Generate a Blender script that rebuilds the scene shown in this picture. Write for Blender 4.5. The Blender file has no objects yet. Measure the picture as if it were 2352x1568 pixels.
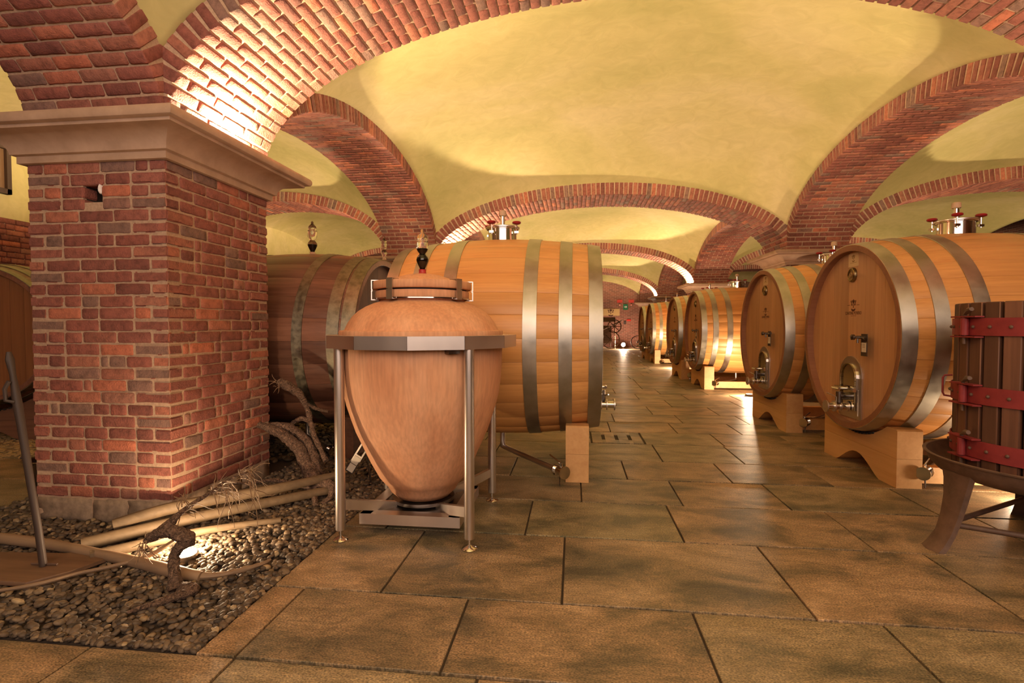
import bpy, bmesh, math, random
from mathutils import Vector, Matrix
PI = math.pi
S = bpy.context.scene
C = S.collection
random.seed(7)

# ------------------------------------------------------------------ camera
CAM_Z, YAW, PITCH = 1.303, 0.119, -0.031
cd = bpy.data.cameras.new('camera'); cam = bpy.data.objects.new('camera', cd); C.objects.link(cam)
cd.sensor_width = 36.0; cd.sensor_fit = 'HORIZONTAL'; cd.lens = 36.0 * 1191.25 / 2352.0
cd.clip_start = 0.05; cd.clip_end = 200
cam.location = (0, 0, CAM_Z); cam.rotation_euler = (PI / 2 + PITCH, 0, YAW)
S.camera = cam

# ------------------------------------------------------------------ world, exposure
w = bpy.data.worlds.new('world'); S.world = w; w.use_nodes = True
w.node_tree.nodes['Background'].inputs[0].default_value = (1.0, 0.74, 0.5, 1)
w.node_tree.nodes['Background'].inputs[1].default_value = 0.05
S.view_settings.view_transform = 'Standard'; S.view_settings.look = 'None'
S.view_settings.exposure = 0.0; S.view_settings.gamma = 1.0
S.view_settings.use_curve_mapping = False
S.cycles.use_denoising = True
S.cycles.max_bounces = 8; S.cycles.diffuse_bounces = 5; S.cycles.glossy_bounces = 4
S.cycles.transmission_bounces = 8; S.cycles.transparent_max_bounces = 8
S.cycles.sample_clamp_indirect = 6.0; S.cycles.blur_glossy = 0.6
S.cycles.caustics_reflective = False; S.cycles.caustics_refractive = False

# ------------------------------------------------------------------ lights
WARM = (1.0, 0.72, 0.46)
def lamp(kind, loc, power, color=WARM, size=0.03, rot=None, **kw):
    l = bpy.data.lights.new('lamp_or_fill_light', kind); l.energy = power; l.color = color
    if kind == 'AREA':
        l.shape = 'RECTANGLE'; l.size = size[0]; l.size_y = size[1]
    else:
        l.shadow_soft_size = size
    for k, v in kw.items(): setattr(l, k, v)
    o = bpy.data.objects.new('lamp_or_fill_light', l); C.objects.link(o); o.location = loc
    if rot: o.rotation_euler = rot
    return o
def soften(o, kind='Linear'):
    # wide floods: light that falls off with distance rather than its square
    l = o.data; l.use_nodes = True; nt = l.node_tree; em = nt.nodes['Emission']
    f = nt.nodes.new('ShaderNodeLightFalloff'); f.inputs[0].default_value = 1.0
    nt.links.new(f.outputs[kind], em.inputs['Strength']); return o
def aim(o, target):
    d = Vector(target) - o.location
    o.rotation_euler = d.to_track_quat('-Z', 'Y').to_euler()
# added soft fill lights in the camera bay, standing in for unseen lamps
a = lamp('AREA', (0.6, -2.2, 3.2), 270, (1.0, 0.78, 0.66), (7.0, 3.0)); aim(a, (0.3, 4.0, 0.9))
a = lamp('AREA', (0.6, -0.6, 2.7), 150, (1.0, 0.78, 0.64), (3.0, 2.5)); aim(a, (0.6, 0.4, 6))
FLOOD = .62         # overall gain of the flood lamps on the capitals
# aisle floods
lamp('POINT', (-2.17, 2.66, 0.10), 34, (1.0, 0.70, 0.42), 0.03)

# ------------------------------------------------------------------ dimensions
XL0, XL1, XR0, XR1 = -3.594, -2.594, 3.69, 4.69
PY = [(-4.5, -3.5), (3.056, 4.152), (9.63, 10.63), (16.7, 17.7), (23.76, 24.76)]
YEND = 30.4
XW = -8.2
XRR0 = 10.97
ZB, ZC = 2.42, 2.60      # capital underside, top (springing of every arch)
RISE, RING = 1.16, 0.20

# ------------------------------------------------------------------ materials
def new_mat(name):
    m = bpy.data.materials.new(name); m.use_nodes = True
    nt = m.node_tree; b = nt.nodes['Principled BSDF']
    return m, nt, b
def L(nt, a, b): nt.links.new(a, b)
def N(nt, t, **kw):
    n = nt.nodes.new(t)
    for k, v in kw.items():
        if k in ('operation', 'blend_type', 'data_type', 'interpolation', 'feature', 'wave_type', 'bands_direction', 'noise_dimensions'): setattr(n, k, v)
        else: n.inputs[k].default_value = v
    return n
def ramp(nt, stops, fac=None, interp='LINEAR'):
    r = nt.nodes.new('ShaderNodeValToRGB'); r.color_ramp.interpolation = interp
    e = r.color_ramp.elements
    while len(e) < len(stops): e.new(0.5)
    for i, (p, c) in enumerate(stops):
        e[i].position = p; e[i].color = (c[0], c[1], c[2], 1)
    if fac is not None: L(nt, fac, r.inputs[0])
    return r
def coords(nt, scale=(1, 1, 1), kind='Object', island=False):
    tc = nt.nodes.new('ShaderNodeTexCoord'); mp = nt.nodes.new('ShaderNodeMapping')
    L(nt, tc.outputs[kind], mp.inputs['Vector']); mp.inputs['Scale'].default_value = scale
    return mp
def rand_value(nt):
    oi = nt.nodes.new('ShaderNodeObjectInfo'); ge = nt.nodes.new('ShaderNodeNewGeometry')
    a = N(nt, 'ShaderNodeMath', operation='ADD'); L(nt, oi.outputs['Random'], a.inputs[0]); L(nt, ge.outputs['Random Per Island'], a.inputs[1])
    f = N(nt, 'ShaderNodeMath', operation='FRACT'); L(nt, a.outputs[0], f.inputs[0])
    return f.outputs[0]
def offset_by(nt, mp, r, amount=37.0):
    cx = nt.nodes.new('ShaderNodeCombineXYZ')
    m1 = N(nt, 'ShaderNodeMath', operation='MULTIPLY'); L(nt, r, m1.inputs[0]); m1.inputs[1].default_value = amount
    for i in range(3): L(nt, m1.outputs[0], cx.inputs[i])
    va = nt.nodes.new('ShaderNodeVectorMath'); va.operation = 'ADD'
    L(nt, mp.outputs[0], va.inputs[0]); L(nt, cx.outputs[0], va.inputs[1])
    return va.outputs[0]
def mix(nt, fac, a, b, mode='MIX'):
    m = nt.nodes.new('ShaderNodeMix'); m.data_type = 'RGBA'; m.blend_type = mode
    if isinstance(fac, (int, float)): m.inputs[0].default_value = fac
    else: L(nt, fac, m.inputs[0])
    for i, v in ((6, a), (7, b)):
        if isinstance(v, tuple): m.inputs[i].default_value = (v[0], v[1], v[2], 1)
        else: L(nt, v, m.inputs[i])
    return m.outputs[2]
def bump(nt, b, h, strength=0.4, dist=0.01):
    n = nt.nodes.new('ShaderNodeBump'); n.inputs['Strength'].default_value = strength; n.inputs['Distance'].default_value = dist
    L(nt, h, n.inputs['Height']); L(nt, n.outputs[0], b.inputs['Normal'])
def plain(name, col, rough=0.5, metal=0.0, **kw):
    m, nt, b = new_mat(name)
    b.inputs['Base Color'].default_value = (*col, 1); b.inputs['Roughness'].default_value = rough; b.inputs['Metallic'].default_value = metal
    for k, v in kw.items(): b.inputs[k].default_value = v
    return m

def mat_brick():
    m, nt, b = new_mat('old_brick')
    r = rand_value(nt)
    cr = ramp(nt, [(0.0, (.19, .065, .05)), (.2, (.27, .085, .062)), (.42, (.32, .11, .08)), (.6, (.235, .08, .06)), (.76, (.36, .135, .088)),
                   (.86, (.48, .15, .085)), (.93, (.25, .135, .105)), (1.0, (.205, .115, .09))], r)
    mp = coords(nt); v = offset_by(nt, mp, r)
    n1 = N(nt, 'ShaderNodeTexNoise', Scale=22.0, Detail=5.0, Roughness=.65); L(nt, v, n1.inputs['Vector'])
    n2 = N(nt, 'ShaderNodeTexNoise', Scale=95.0, Detail=3.0); L(nt, v, n2.inputs['Vector'])
    r1 = ramp(nt, [(.3, (.62, .6, .58)), (.52, (1, 1, 1)), (.75, (1.25, 1.2, 1.15))], n1.outputs[0])
    c = mix(nt, 1.0, cr.outputs[0], r1.outputs[0], 'MULTIPLY')
    r2 = ramp(nt, [(.68, (0, 0, 0)), (.8, (.35, .35, .35))], n2.outputs[0])
    c = mix(nt, r2.outputs[0], c, (.55, .42, .33))
    L(nt, c, b.inputs['Base Color']); b.inputs['Roughness'].default_value = .88
    ad = N(nt, 'ShaderNodeMath', operation='ADD'); L(nt, n1.outputs[0], ad.inputs[0]); L(nt, n2.outputs[0], ad.inputs[1])
    bump(nt, b, ad.outputs[0], .8, .006)
    return m
def mat_mortar():
    m, nt, b = new_mat('lime_mortar'); mp = coords(nt)
    n = N(nt, 'ShaderNodeTexNoise', Scale=60.0, Detail=6.0); L(nt, mp.outputs[0], n.inputs['Vector'])
    r = ramp(nt, [(.3, (.40, .26, .175)), (.7, (.52, .355, .24))], n.outputs[0])
    L(nt, r.outputs[0], b.inputs['Base Color']); b.inputs['Roughness'].default_value = .95
    bump(nt, b, n.outputs[0], .6, .004); return m
def mat_brickwall():
    m, nt, b = new_mat('far_brick_wall'); tc = nt.nodes.new('ShaderNodeTexCoord')
    se = nt.nodes.new('ShaderNodeSeparateXYZ'); L(nt, tc.outputs['Object'], se.inputs[0])
    sm = N(nt, 'ShaderNodeMath', operation='ADD'); L(nt, se.outputs[0], sm.inputs[0]); L(nt, se.outputs[1], sm.inputs[1])
    cx = nt.nodes.new('ShaderNodeCombineXYZ'); L(nt, sm.outputs[0], cx.inputs[0]); L(nt, se.outputs[2], cx.inputs[1])
    bt = nt.nodes.new('ShaderNodeTexBrick'); L(nt, cx.outputs[0], bt.inputs['Vector'])
    bt.inputs['Scale'].default_value = 1.0; bt.inputs['Brick Width'].default_value = .26; bt.inputs['Row Height'].default_value = .0825
    bt.inputs['Mortar Size'].default_value = .007; bt.inputs['Color1'].default_value = (.29, .10, .07, 1); bt.inputs['Color2'].default_value = (.17, .065, .048, 1)
    bt.inputs['Mortar'].default_value = (.36, .26, .19, 1)
    L(nt, bt.outputs[0], b.inputs['Base Color']); b.inputs['Roughness'].default_value = .9
    bump(nt, b, bt.outputs[1], -.5, .01); return m
def mat_plaster():
    m, nt, b = new_mat('ochre_plaster'); mp = coords(nt)
    n = N(nt, 'ShaderNodeTexNoise', Scale=.55, Detail=4.0, Distortion=.8); L(nt, mp.outputs[0], n.inputs['Vector'])
    n2 = N(nt, 'ShaderNodeTexNoise', Scale=4.5, Detail=7.0, Distortion=1.2, Roughness=.6); L(nt, mp.outputs[0], n2.inputs['Vector'])
    r = ramp(nt, [(.3, (.49, .425, .165)), (.5, (.59, .49, .215)), (.7, (.655, .535, .28))], n.outputs[0])
    r2 = ramp(nt, [(.3, (.9, .9, .88)), (.7, (1.06, 1.06, 1.08))], n2.outputs[0])
    c = mix(nt, 1.0, r.outputs[0], r2.outputs[0], 'MULTIPLY')
    L(nt, c, b.inputs['Base Color']); b.inputs['Roughness'].default_value = .92
    bump(nt, b, n2.outputs[0], .25, .02); return m
def mat_stone(name, c0, c1, scale=8.0, rough=.7):
    m, nt, b = new_mat(name); mp = coords(nt)
    n = N(nt, 'ShaderNodeTexNoise', Scale=scale, Detail=7.0, Roughness=.65); L(nt, mp.outputs[0], n.inputs['Vector'])
    r = ramp(nt, [(.3, c0), (.7, c1)], n.outputs[0]); L(nt, r.outputs[0], b.inputs['Base Color'])
    b.inputs['Roughness'].default_value = rough; bump(nt, b, n.outputs[0], .25, .006); return m
def mat_slab():
    m, nt, b = new_mat('slate_slab'); r = rand_value(nt)
    mp = coords(nt, (1.0, 1.7, 1.0)); v = offset_by(nt, mp, r, 53.0)
    n1 = N(nt, 'ShaderNodeTexNoise', Scale=2.3, Detail=6.0, Distortion=.5, Roughness=.6); L(nt, v, n1.inputs['Vector'])
    mp2 = coords(nt, (16.0, 70.0, 20.0)); v2 = offset_by(nt, mp2, r, 91.0)
    n2 = N(nt, 'ShaderNodeTexNoise', Scale=1.0, Detail=6.0, Roughness=.7); L(nt, v2, n2.inputs['Vector'])
    mp3 = coords(nt, (110.0, 190.0, 60.0)); n3 = N(nt, 'ShaderNodeTexNoise', Scale=1.0, Detail=4.0); L(nt, mp3.outputs[0], n3.inputs['Vector'])
    base = ramp(nt, [(.30, (.07, .064, .045)), (.42, (.145, .12, .078)), (.52, (.24, .18, .112)), (.62, (.31, .232, .15)), (.72, (.39, .30, .20))], n1.outputs[0])
    tint = ramp(nt, [(0, (.9, .98, .9)), (.35, (1.05, 1.0, .95)), (.7, (1.12, 1.0, .92)), (1, (.85, .88, .85))], r)
    c = mix(nt, 1.0, base.outputs[0], tint.outputs[0], 'MULTIPLY')
    st = ramp(nt, [(.33, (.72, .72, .72)), (.5, (1, 1, 1)), (.68, (1.32, 1.28, 1.2))], n2.outputs[0])
    c = mix(nt, 1.0, c, st.outputs[0], 'MULTIPLY')
    gr = ramp(nt, [(.36, (.42, .44, .42)), (.5, (1, 1, 1)), (.64, (1.7, 1.6, 1.4))], n3.outputs[0])
    c = mix(nt, .8, c, gr.outputs[0], 'MULTIPLY')
    L(nt, c, b.inputs['Base Color'])
    rr = ramp(nt, [(.3, (.36,) * 3), (.7, (.56,) * 3)], n2.outputs[0]); L(nt, rr.outputs[0], b.inputs['Roughness'])
    b.inputs['Specular IOR Level'].default_value = .45
    bump(nt, b, n2.outputs[0], .35, .004); return m
def mat_wood(name, c0, c1, axis='X', rough=.45, fine=70.0, var=.25, coat=0.0):
    m, nt, b = new_mat(name); r = rand_value(nt)
    sc = {'X': (1.2, fine, fine), 'Y': (fine, 1.2, fine), 'Z': (fine, fine, 1.2)}[axis]
    mp = coords(nt, sc); v = offset_by(nt, mp, r, 61.0)
    n = N(nt, 'ShaderNodeTexNoise', Scale=1.0, Detail=5.0, Roughness=.6, Distortion=.25); L(nt, v, n.inputs['Vector'])
    sc2 = tuple(s * .12 if s > 2 else .7 for s in sc); mp2 = coords(nt, sc2); v2 = offset_by(nt, mp2, r, 17.0)
    n2 = N(nt, 'ShaderNodeTexNoise', Scale=1.0, Detail=3.0); L(nt, v2, n2.inputs['Vector'])
    av = N(nt, 'ShaderNodeMath', operation='ADD'); L(nt, n.outputs[0], av.inputs[0]); L(nt, n2.outputs[0], av.inputs[1])
    hf = N(nt, 'ShaderNodeMath', operation='MULTIPLY'); L(nt, av.outputs[0], hf.inputs[0]); hf.inputs[1].default_value = .5
    cr = ramp(nt, [(.34, c0), (.66, c1)], hf.outputs[0])
    tv = ramp(nt, [(0, (1 - var,) * 3), (.5, (1, 1, 1)), (1, (1 + var * .6, 1 + var * .55, 1 + var * .4))], r)
    c = mix(nt, 1.0, cr.outputs[0], tv.outputs[0], 'MULTIPLY')
    L(nt, c, b.inputs['Base Color']); b.inputs['Roughness'].default_value = rough
    if coat: b.inputs['Coat Weight'].default_value = coat; b.inputs['Coat Roughness'].default_value = .35
    bump(nt, b, n.outputs[0], .15, .002); return m
def mat_metal(name, col, rough, scale=(3, 3, 3), var=.12, mottled=0.0):
    m, nt, b = new_mat(name); mp = coords(nt, scale)
    n = N(nt, 'ShaderNodeTexNoise', Scale=3.0, Detail=5.0, Roughness=.6); L(nt, mp.outputs[0], n.inputs['Vector'])
    c0 = tuple(c * (1 - mottled) for c in col)
    r = ramp(nt, [(.35, c0), (.65, col)], n.outputs[0]); L(nt, r.outputs[0], b.inputs['Base Color'])
    rr = ramp(nt, [(.3, (max(rough - var, .03),) * 3), (.7, (rough + var,) * 3)], n.outputs[0]); L(nt, rr.outputs[0], b.inputs['Roughness'])
    b.inputs['Metallic'].default_value = 1.0; return m
def mat_terracotta():
    m, nt, b = new_mat('terracotta'); mp = coords(nt, (1, 1, .45))
    n = N(nt, 'ShaderNodeTexNoise', Scale=5.0, Detail=6.0, Roughness=.55, Distortion=.4); L(nt, mp.outputs[0], n.inputs['Vector'])
    mp2 = coords(nt, (60, 60, 5)); n2 = N(nt, 'ShaderNodeTexNoise', Scale=1.0, Detail=4.0); L(nt, mp2.outputs[0], n2.inputs['Vector'])
    r = ramp(nt, [(.3, (.62, .285, .145)), (.5, (.71, .36, .195)), (.72, (.78, .43, .25))], n.outputs[0])
    r2 = ramp(nt, [(.35, (.9, .9, .9)), (.65, (1.07, 1.07, 1.07))], n2.outputs[0])
    L(nt, mix(nt, 1.0, r.outputs[0], r2.outputs[0], 'MULTIPLY'), b.inputs['Base Color']); b.inputs['Roughness'].default_value = .75
    bump(nt, b, n2.outputs[0], .2, .002); return m
def mat_pebble():
    m, nt, b = new_mat('river_pebble'); r = rand_value(nt)
    cr = ramp(nt, [(0, (.035, .024, .016)), (.3, (.075, .052, .034)), (.6, (.12, .082, .052)), (.85, (.17, .12, .075)), (.96, (.26, .18, .10)), (1, (.38, .28, .16))], r)
    mp = coords(nt); n = N(nt, 'ShaderNodeTexNoise', Scale=70.0, Detail=4.0); L(nt, mp.outputs[0], n.inputs['Vector'])
    rr = ramp(nt, [(.3, (.75,) * 3), (.7, (1.25,) * 3)], n.outputs[0])
    L(nt, mix(nt, 1.0, cr.outputs[0], rr.outputs[0], 'MULTIPLY'), b.inputs['Base Color']); b.inputs['Roughness'].default_value = .68
    bump(nt, b, n.outputs[0], .3, .003); return m
def mat_bark():
    m, nt, b = new_mat('gnarled_bark'); mp = coords(nt, (1, 1, 1))
    n = N(nt, 'ShaderNodeTexNoise', Scale=45.0, Detail=6.0, Distortion=2.0); L(nt, mp.outputs[0], n.inputs['Vector'])
    r = ramp(nt, [(.32, (.05, .028, .018)), (.5, (.17, .10, .066)), (.72, (.33, .21, .145))], n.outputs[0])
    L(nt, r.outputs[0], b.inputs['Base Color']); b.inputs['Roughness'].default_value = .85
    bump(nt, b, n.outputs[0], 1.0, .03); return m
def mat_emit(name, col, strength):
    m, nt, b = new_mat(name); b.inputs['Emission Color'].default_value = (*col, 1); b.inputs['Emission Strength'].default_value = strength
    b.inputs['Base Color'].default_value = (*col, 1); return m
def mat_glass(name, col=(1, 1, 1)):
    m, nt, b = new_mat(name); b.inputs['Base Color'].default_value = (*col, 1); b.inputs['Transmission Weight'].default_value = 1.0
    b.inputs['Roughness'].default_value = .02; b.inputs['IOR'].default_value = 1.3; return m

BRICK, MORTAR, BWALL, PLASTER = mat_brick(), mat_mortar(), mat_brickwall(), mat_plaster()
CAPSTONE = mat_stone('capital_sandstone', (.39, .25, .165), (.53, .355, .245), 5.0, .75)
PLINTHST = mat_stone('plinth_stone', (.17, .12, .085), (.42, .30, .21), 14.0, .9)
SLAB = mat_slab(); GROUT = plain('dark_grout', (.055, .038, .024), .9)
OAK = mat_wood('oak_stave', (.60, .27, .08), (.78, .40, .135), 'X', .42, 60, .13, .12)
OAKHEAD = mat_wood('oak_head', (.47, .24, .12), (.62, .345, .18), 'Z', .45, 60, .16, .15)
OAKRIM = mat_wood('oak_chime', (.22, .09, .045), (.32, .14, .07), 'X', .6, 50, .1)
DARKOAK = mat_wood('aged_oak_stave', (.14, .06, .038), (.29, .135, .085), 'X', .38, 35, .4)
DARKOAKH = mat_wood('aged_oak_head', (.085, .038, .022), (.16, .07, .04), 'Z', .55, 35, .2)
REDOAK = mat_wood('reddish_oak_head', (.22, .085, .03), (.34, .14, .05), 'Z', .5, 45, .2)
PINE = mat_wood('pine_beam', (.60, .31, .12), (.74, .44, .19), 'Y', .55, 28, .12)
PINEV = mat_wood('pine_end', (.58, .27, .11), (.68, .36, .17), 'Y', .6, 20, .12)
DARKPINE = mat_wood('dark_beam', (.13, .055, .03), (.22, .10, .055), 'Y', .7, 28, .12)
HOOP = mat_metal('galvanised_hoop', (.56, .53, .46), .43, (2, 2, 2), .10, .25)
OLDHOOP = mat_metal('tarnished_hoop', (.36, .32, .23), .5, (6, 6, 6), .12, .45)
STEEL = mat_metal('brushed_steel', (.72, .65, .60), .36, (1.5, 1.5, .4), .05, .06)
CHROME = mat_metal('polished_steel', (.72, .68, .62), .12, (2, 2, 2), .05, .05)
DARKSTEEL = mat_metal('dark_steel', (.22, .19, .17), .35)
BRASS = mat_metal('bronze_medal', (.42, .30, .15), .35, (20, 20, 20), .1, .6)
TERRA = mat_terracotta(); PEBBLE = mat_pebble(); BARK = mat_bark()
POLEWOOD = mat_wood('stripped_pole', (.20, .125, .075), (.33, .22, .135), 'X', .7, 30, .15)
OLDPOLE = mat_wood('weathered_pole', (.085, .055, .03), (.17, .115, .065), 'X', .7, 30, .15)
PLATEWOOD = mat_wood('weathered_board', (.11, .058, .032), (.20, .11, .062), 'X', .65, 25, .1)
SLAT = mat_wood('press_slat', (.085, .034, .02), (.20, .088, .048), 'Z', .6, 30, .45)
REDIRON = mat_stone('red_painted_iron', (.20, .018, .02), (.28, .03, .032), 10.0, .6)
RUST = mat_stone('rusty_iron', (.075, .042, .03), (.17, .095, .062), 10.0, .6)
BLACKIRON = plain('black_iron', (.045, .028, .022), .6, 0.0)
RUBBER = plain('black_rubber', (.015, .015, .015), .6)
REDPL = plain('red_knob_plastic', (.32, .01, .02), .35)
REDBUNG = plain('red_silicone', (.42, .03, .03), .5)
PAPER = plain('cream_paper', (.72, .52, .30), .8); WHITEP = plain('white_tag', (.75, .66, .52), .7)
INK = plain('dark_ink', (.075, .022, .015), .8); GREYINK = plain('brown_ink', (.30, .18, .08), .8)
BEIGECAP = plain('beige_cap', (.62, .42, .26), .6)
GLASS = mat_glass('clear_glass'); WINE = plain('dark_wine', (.010, .003, .003), .06)
DARKHOLE = plain('dark_recess', (.02, .012, .008), .95)
GREENSIGN = plain('green_sign', (.01, .16, .07), .5); REDSIGN = plain('red_sign', (.55, .03, .02), .5); WHITESIGN = plain('white_print', (.7, .7, .65), .5)
LENS = mat_emit('lamp_lens', (1.0, .78, .52), 25.0)
SOIL = plain('bed_soil', (.04, .027, .018), .95)

# ------------------------------------------------------------------ mesh helpers
class MB:
    def __init__(s): s.v = []; s.f = []
    def add(s, vs, fs, M=None):
        o = len(s.v)
        s.v += [tuple(M @ Vector(v)) for v in vs] if M is not None else [tuple(v) for v in vs]
        s.f += [tuple(i + o for i in f) for f in fs]; return s
    def box(s, x0, x1, y0, y1, z0, z1, M=None):
        vs = [(x0, y0, z0), (x1, y0, z0), (x1, y1, z0), (x0, y1, z0), (x0, y0, z1), (x1, y0, z1), (x1, y1, z1), (x0, y1, z1)]
        return s.add(vs, [(3, 2, 1, 0), (4, 5, 6, 7), (0, 1, 5, 4), (1, 2, 6, 5), (2, 3, 7, 6), (3, 0, 4, 7)], M)
    def lathe(s, prof, n=32, axis='Z', at=(0, 0, 0), close=False, M=None):
        # prof: list of (r, h) along the axis
        vs, fs = [], []
        for r, h in prof:
            for k in range(n):
                a = 2 * PI * k / n; c, d = r * math.cos(a), r * math.sin(a)
                p = {'Z': (c, d, h), 'X': (h, c, d), 'Y': (d, h, c)}[axis]
                vs.append((p[0] + at[0], p[1] + at[1], p[2] + at[2]))
        m = len(prof)
        for j in range(m - 1 if not close else m):
            j2 = (j + 1) % m
            for k in range(n):
                k2 = (k + 1) % n
                fs.append((j * n + k, j * n + k2, j2 * n + k2, j2 * n + k))
        if not close:
            if prof[0][0] > 1e-5: fs.append(tuple(range(n - 1, -1, -1)))
            if prof[-1][0] > 1e-5: fs.append(tuple((m - 1) * n + k for k in range(n)))
        return s.add(vs, fs, M)
    def tube(s, pts, rad, n=8, noise=0.0, M=None, rng=random):
        pts = [Vector(p) for p in pts]; m = len(pts)
        if isinstance(rad, (int, float)): rad = [rad] * m
        vs, fs = [], []
        t0 = (pts[1] - pts[0]).normalized()
        up = Vector((0, 0, 1)) if abs(t0.z) < .9 else Vector((1, 0, 0))
        nx = t0.cross(up).normalized()
        for i, p in enumerate(pts):
            t = (pts[min(i + 1, m - 1)] - pts[max(i - 1, 0)]).normalized()
            nx = (nx - t * nx.dot(t)).normalized(); ny = t.cross(nx)
            for k in range(n):
                a = 2 * PI * k / n; r = rad[i] * (1 + noise * rng.uniform(-1, 1))
                vs.append(tuple(p + nx * (r * math.cos(a)) + ny * (r * math.sin(a))))
        for i in range(m - 1):
            for k in range(n):
                k2 = (k + 1) % n
                fs.append((i * n + k, i * n + k2, (i + 1) * n + k2, (i + 1) * n + k))
        fs.append(tuple(range(n - 1, -1, -1))); fs.append(tuple((m - 1) * n + k for k in range(n)))
        return s.add(vs, fs, M)
    def prism(s, poly, a0, a1, axis='X', M=None):
        # poly: 2-D outline; extruded along the axis from a0 to a1
        n = len(poly); vs = []
        for a in (a0, a1):
            for (u, v) in poly:
                vs.append({'X': (a, u, v), 'Y': (u, a, v), 'Z': (u, v, a)}[axis])
        fs = [tuple(range(n - 1, -1, -1)), tuple(range(n, 2 * n))]
        for i in range(n):
            j = (i + 1) % n; fs.append((i, j, n + j, n + i))
        return s.add(vs, fs, M)
    def mesh(s, name, mat, smooth=True, angle=40):
        me = bpy.data.meshes.new(name); me.from_pydata(s.v, [], s.f)
        bm = bmesh.new(); bm.from_mesh(me); bmesh.ops.recalc_face_normals(bm, faces=bm.faces); bm.to_mesh(me); bm.free()
        me.materials.append(mat)
        if smooth:
            me.shade_smooth(); me.set_sharp_from_angle(angle=math.radians(angle))
        return me
    def obj(s, name, mat, parent=None, loc=None, smooth=True, angle=40, **props):
        return put(name, s.mesh(name, mat, smooth, angle), parent, loc, **props)
def put(name, me, parent=None, loc=None, rot=None, **props):
    o = bpy.data.objects.new(name, me); C.objects.link(o)
    if parent is not None: o.parent = parent
    if loc is not None: o.location = loc
    if rot is not None: o.rotation_euler = rot
    for k, v in props.items(): o[k] = v
    return o
def thing(name, label, cat, loc=(0, 0, 0), rot=(0, 0, 0), **props):
    o = bpy.data.objects.new(name, None); C.objects.link(o); o.location = loc; o.rotation_euler = rot
    o.empty_display_size = .1; o['label'] = label; o['category'] = cat
    for k, v in props.items(): o[k] = v
    return o
def copy_tree(o, parent=None):
    c = o.copy(); C.objects.link(c)
    if parent is not None: c.parent = parent
    for ch in list(o.children): copy_tree(ch, c)
    return c
def bevelled(mb, name, mat, width, segs=1, angle=40):
    me = mb.mesh(name, mat, False); bm = bmesh.new(); bm.from_mesh(me)
    bmesh.ops.bevel(bm, geom=[e for e in bm.edges if e.calc_face_angle(0) > .5], offset=width, segments=segs, affect='EDGES', profile=.6)
    bm.to_mesh(me); bm.free(); me.shade_smooth(); me.set_sharp_from_angle(angle=math.radians(angle)); return me
def smooth_path(pts, k=4):
    # Catmull-Rom through the points
    P = [Vector(p) for p in pts]; out = []
    for i in range(len(P) - 1):
        p0, p1, p2, p3 = P[max(i - 1, 0)], P[i], P[i + 1], P[min(i + 2, len(P) - 1)]
        for j in range(k):
            t = j / k
            out.append(.5 * ((2 * p1) + (p2 - p0) * t + (2 * p0 - 5 * p1 + 4 * p2 - p3) * t * t + (3 * p1 - p0 - 3 * p2 + p3) * t ** 3))
    out.append(P[-1]); return out
def lerp_list(r, m):
    out = []
    for i in range(m):
        t = i / (m - 1) * (len(r) - 1); j = min(int(t), len(r) - 2); out.append(r[j] + (r[j + 1] - r[j]) * (t - j))
    return out

# ------------------------------------------------------------------ bricks
BH, PITCHZ = .0665, .0815
rb = random.Random(3)
def brick_mesh(lx, hz, dy, seed, light=False):
    """one hand-made brick: front face towards -Y, irregular rounded outline"""
    rr = random.Random(seed); nx = max(2, int(round(lx / .045))) if not light else 1; nz = 3 if not light else 1
    vs, fs = [], []
    XS = [-lx / 2 + lx * i / nx for i in range(nx + 1)]; ZS = [-hz / 2 + hz * j / nz for j in range(nz + 1)]
    if not light:
        XS = [-lx / 2, -lx / 2 + .007] + XS[1:-1] + [lx / 2 - .007, lx / 2]; nx += 2
        ZS = [-hz / 2, -hz / 2 + .007, hz / 2 - .007, hz / 2]; nz = 3
    for j in range(nz + 1):
        for i in range(nx + 1):
            x = XS[i]; z = ZS[j]; edge = i in (0, nx) or j in (0, nz); corner = i in (0, nx) and j in (0, nz)
            y = -dy / 2 + ((.005 if edge else 0) + rr.uniform(-.0012, .0012) if not light else 0)
            if corner: x -= math.copysign(.0035, x); z -= math.copysign(.0035, z); y += 0 if light else .002
            if not light:
                if edge: z += rr.uniform(-.0022, .0022); x += rr.uniform(-.0022, .0022)
            vs.append((x, y, z))
    W = nx + 1
    for j in range(nz):
        for i in range(nx):
            fs.append((j * W + i, j * W + i + 1, (j + 1) * W + i + 1, (j + 1) * W + i))
    border = [i for i in range(W)] + [j * W + nx for j in range(1, nz + 1)] + [nz * W + i for i in range(nx - 1, -1, -1)] + [j * W for j in range(nz - 1, 0, -1)]
    base = len(vs)
    # a ring just behind the arris, then the back
    for k in border: vs.append((vs[k][0] * 1.012, -dy / 2 + .016, vs[k][2] * 1.03))
    nb = len(border)
    for k in range(nb):
        k2 = (k + 1) % nb; fs.append((border[k], border[k2], base + k2, base + k))
    b2 = len(vs)
    for k in border: vs.append((vs[k][0] * 1.0, dy / 2, vs[k][2]))
    for k in range(nb):
        k2 = (k + 1) % nb; fs.append((base + k, base + k2, b2 + k2, b2 + k))
    fs.append(tuple(b2 + k for k in range(nb)))
    return vs, fs
LENS_CLASSES = {'s': .238, 'h': .113, 'f': .050, 'm': .180}
BM = {}
def brick_variants(dy, key):
    for c, l in LENS_CLASSES.items():
        BM[(key, c)] = []
        for k in range(5 if c in 'sh' else 3):
            vs, fs = brick_mesh(l, BH, dy, hash((key, c, k)) % 9999 if False else (len(key) * 31 + ord(c) * 7 + k))
            mb = MB(); mb.add(vs, fs); BM[(key, c)].append(mb.mesh('brick', BRICK, True, 55))
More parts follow.
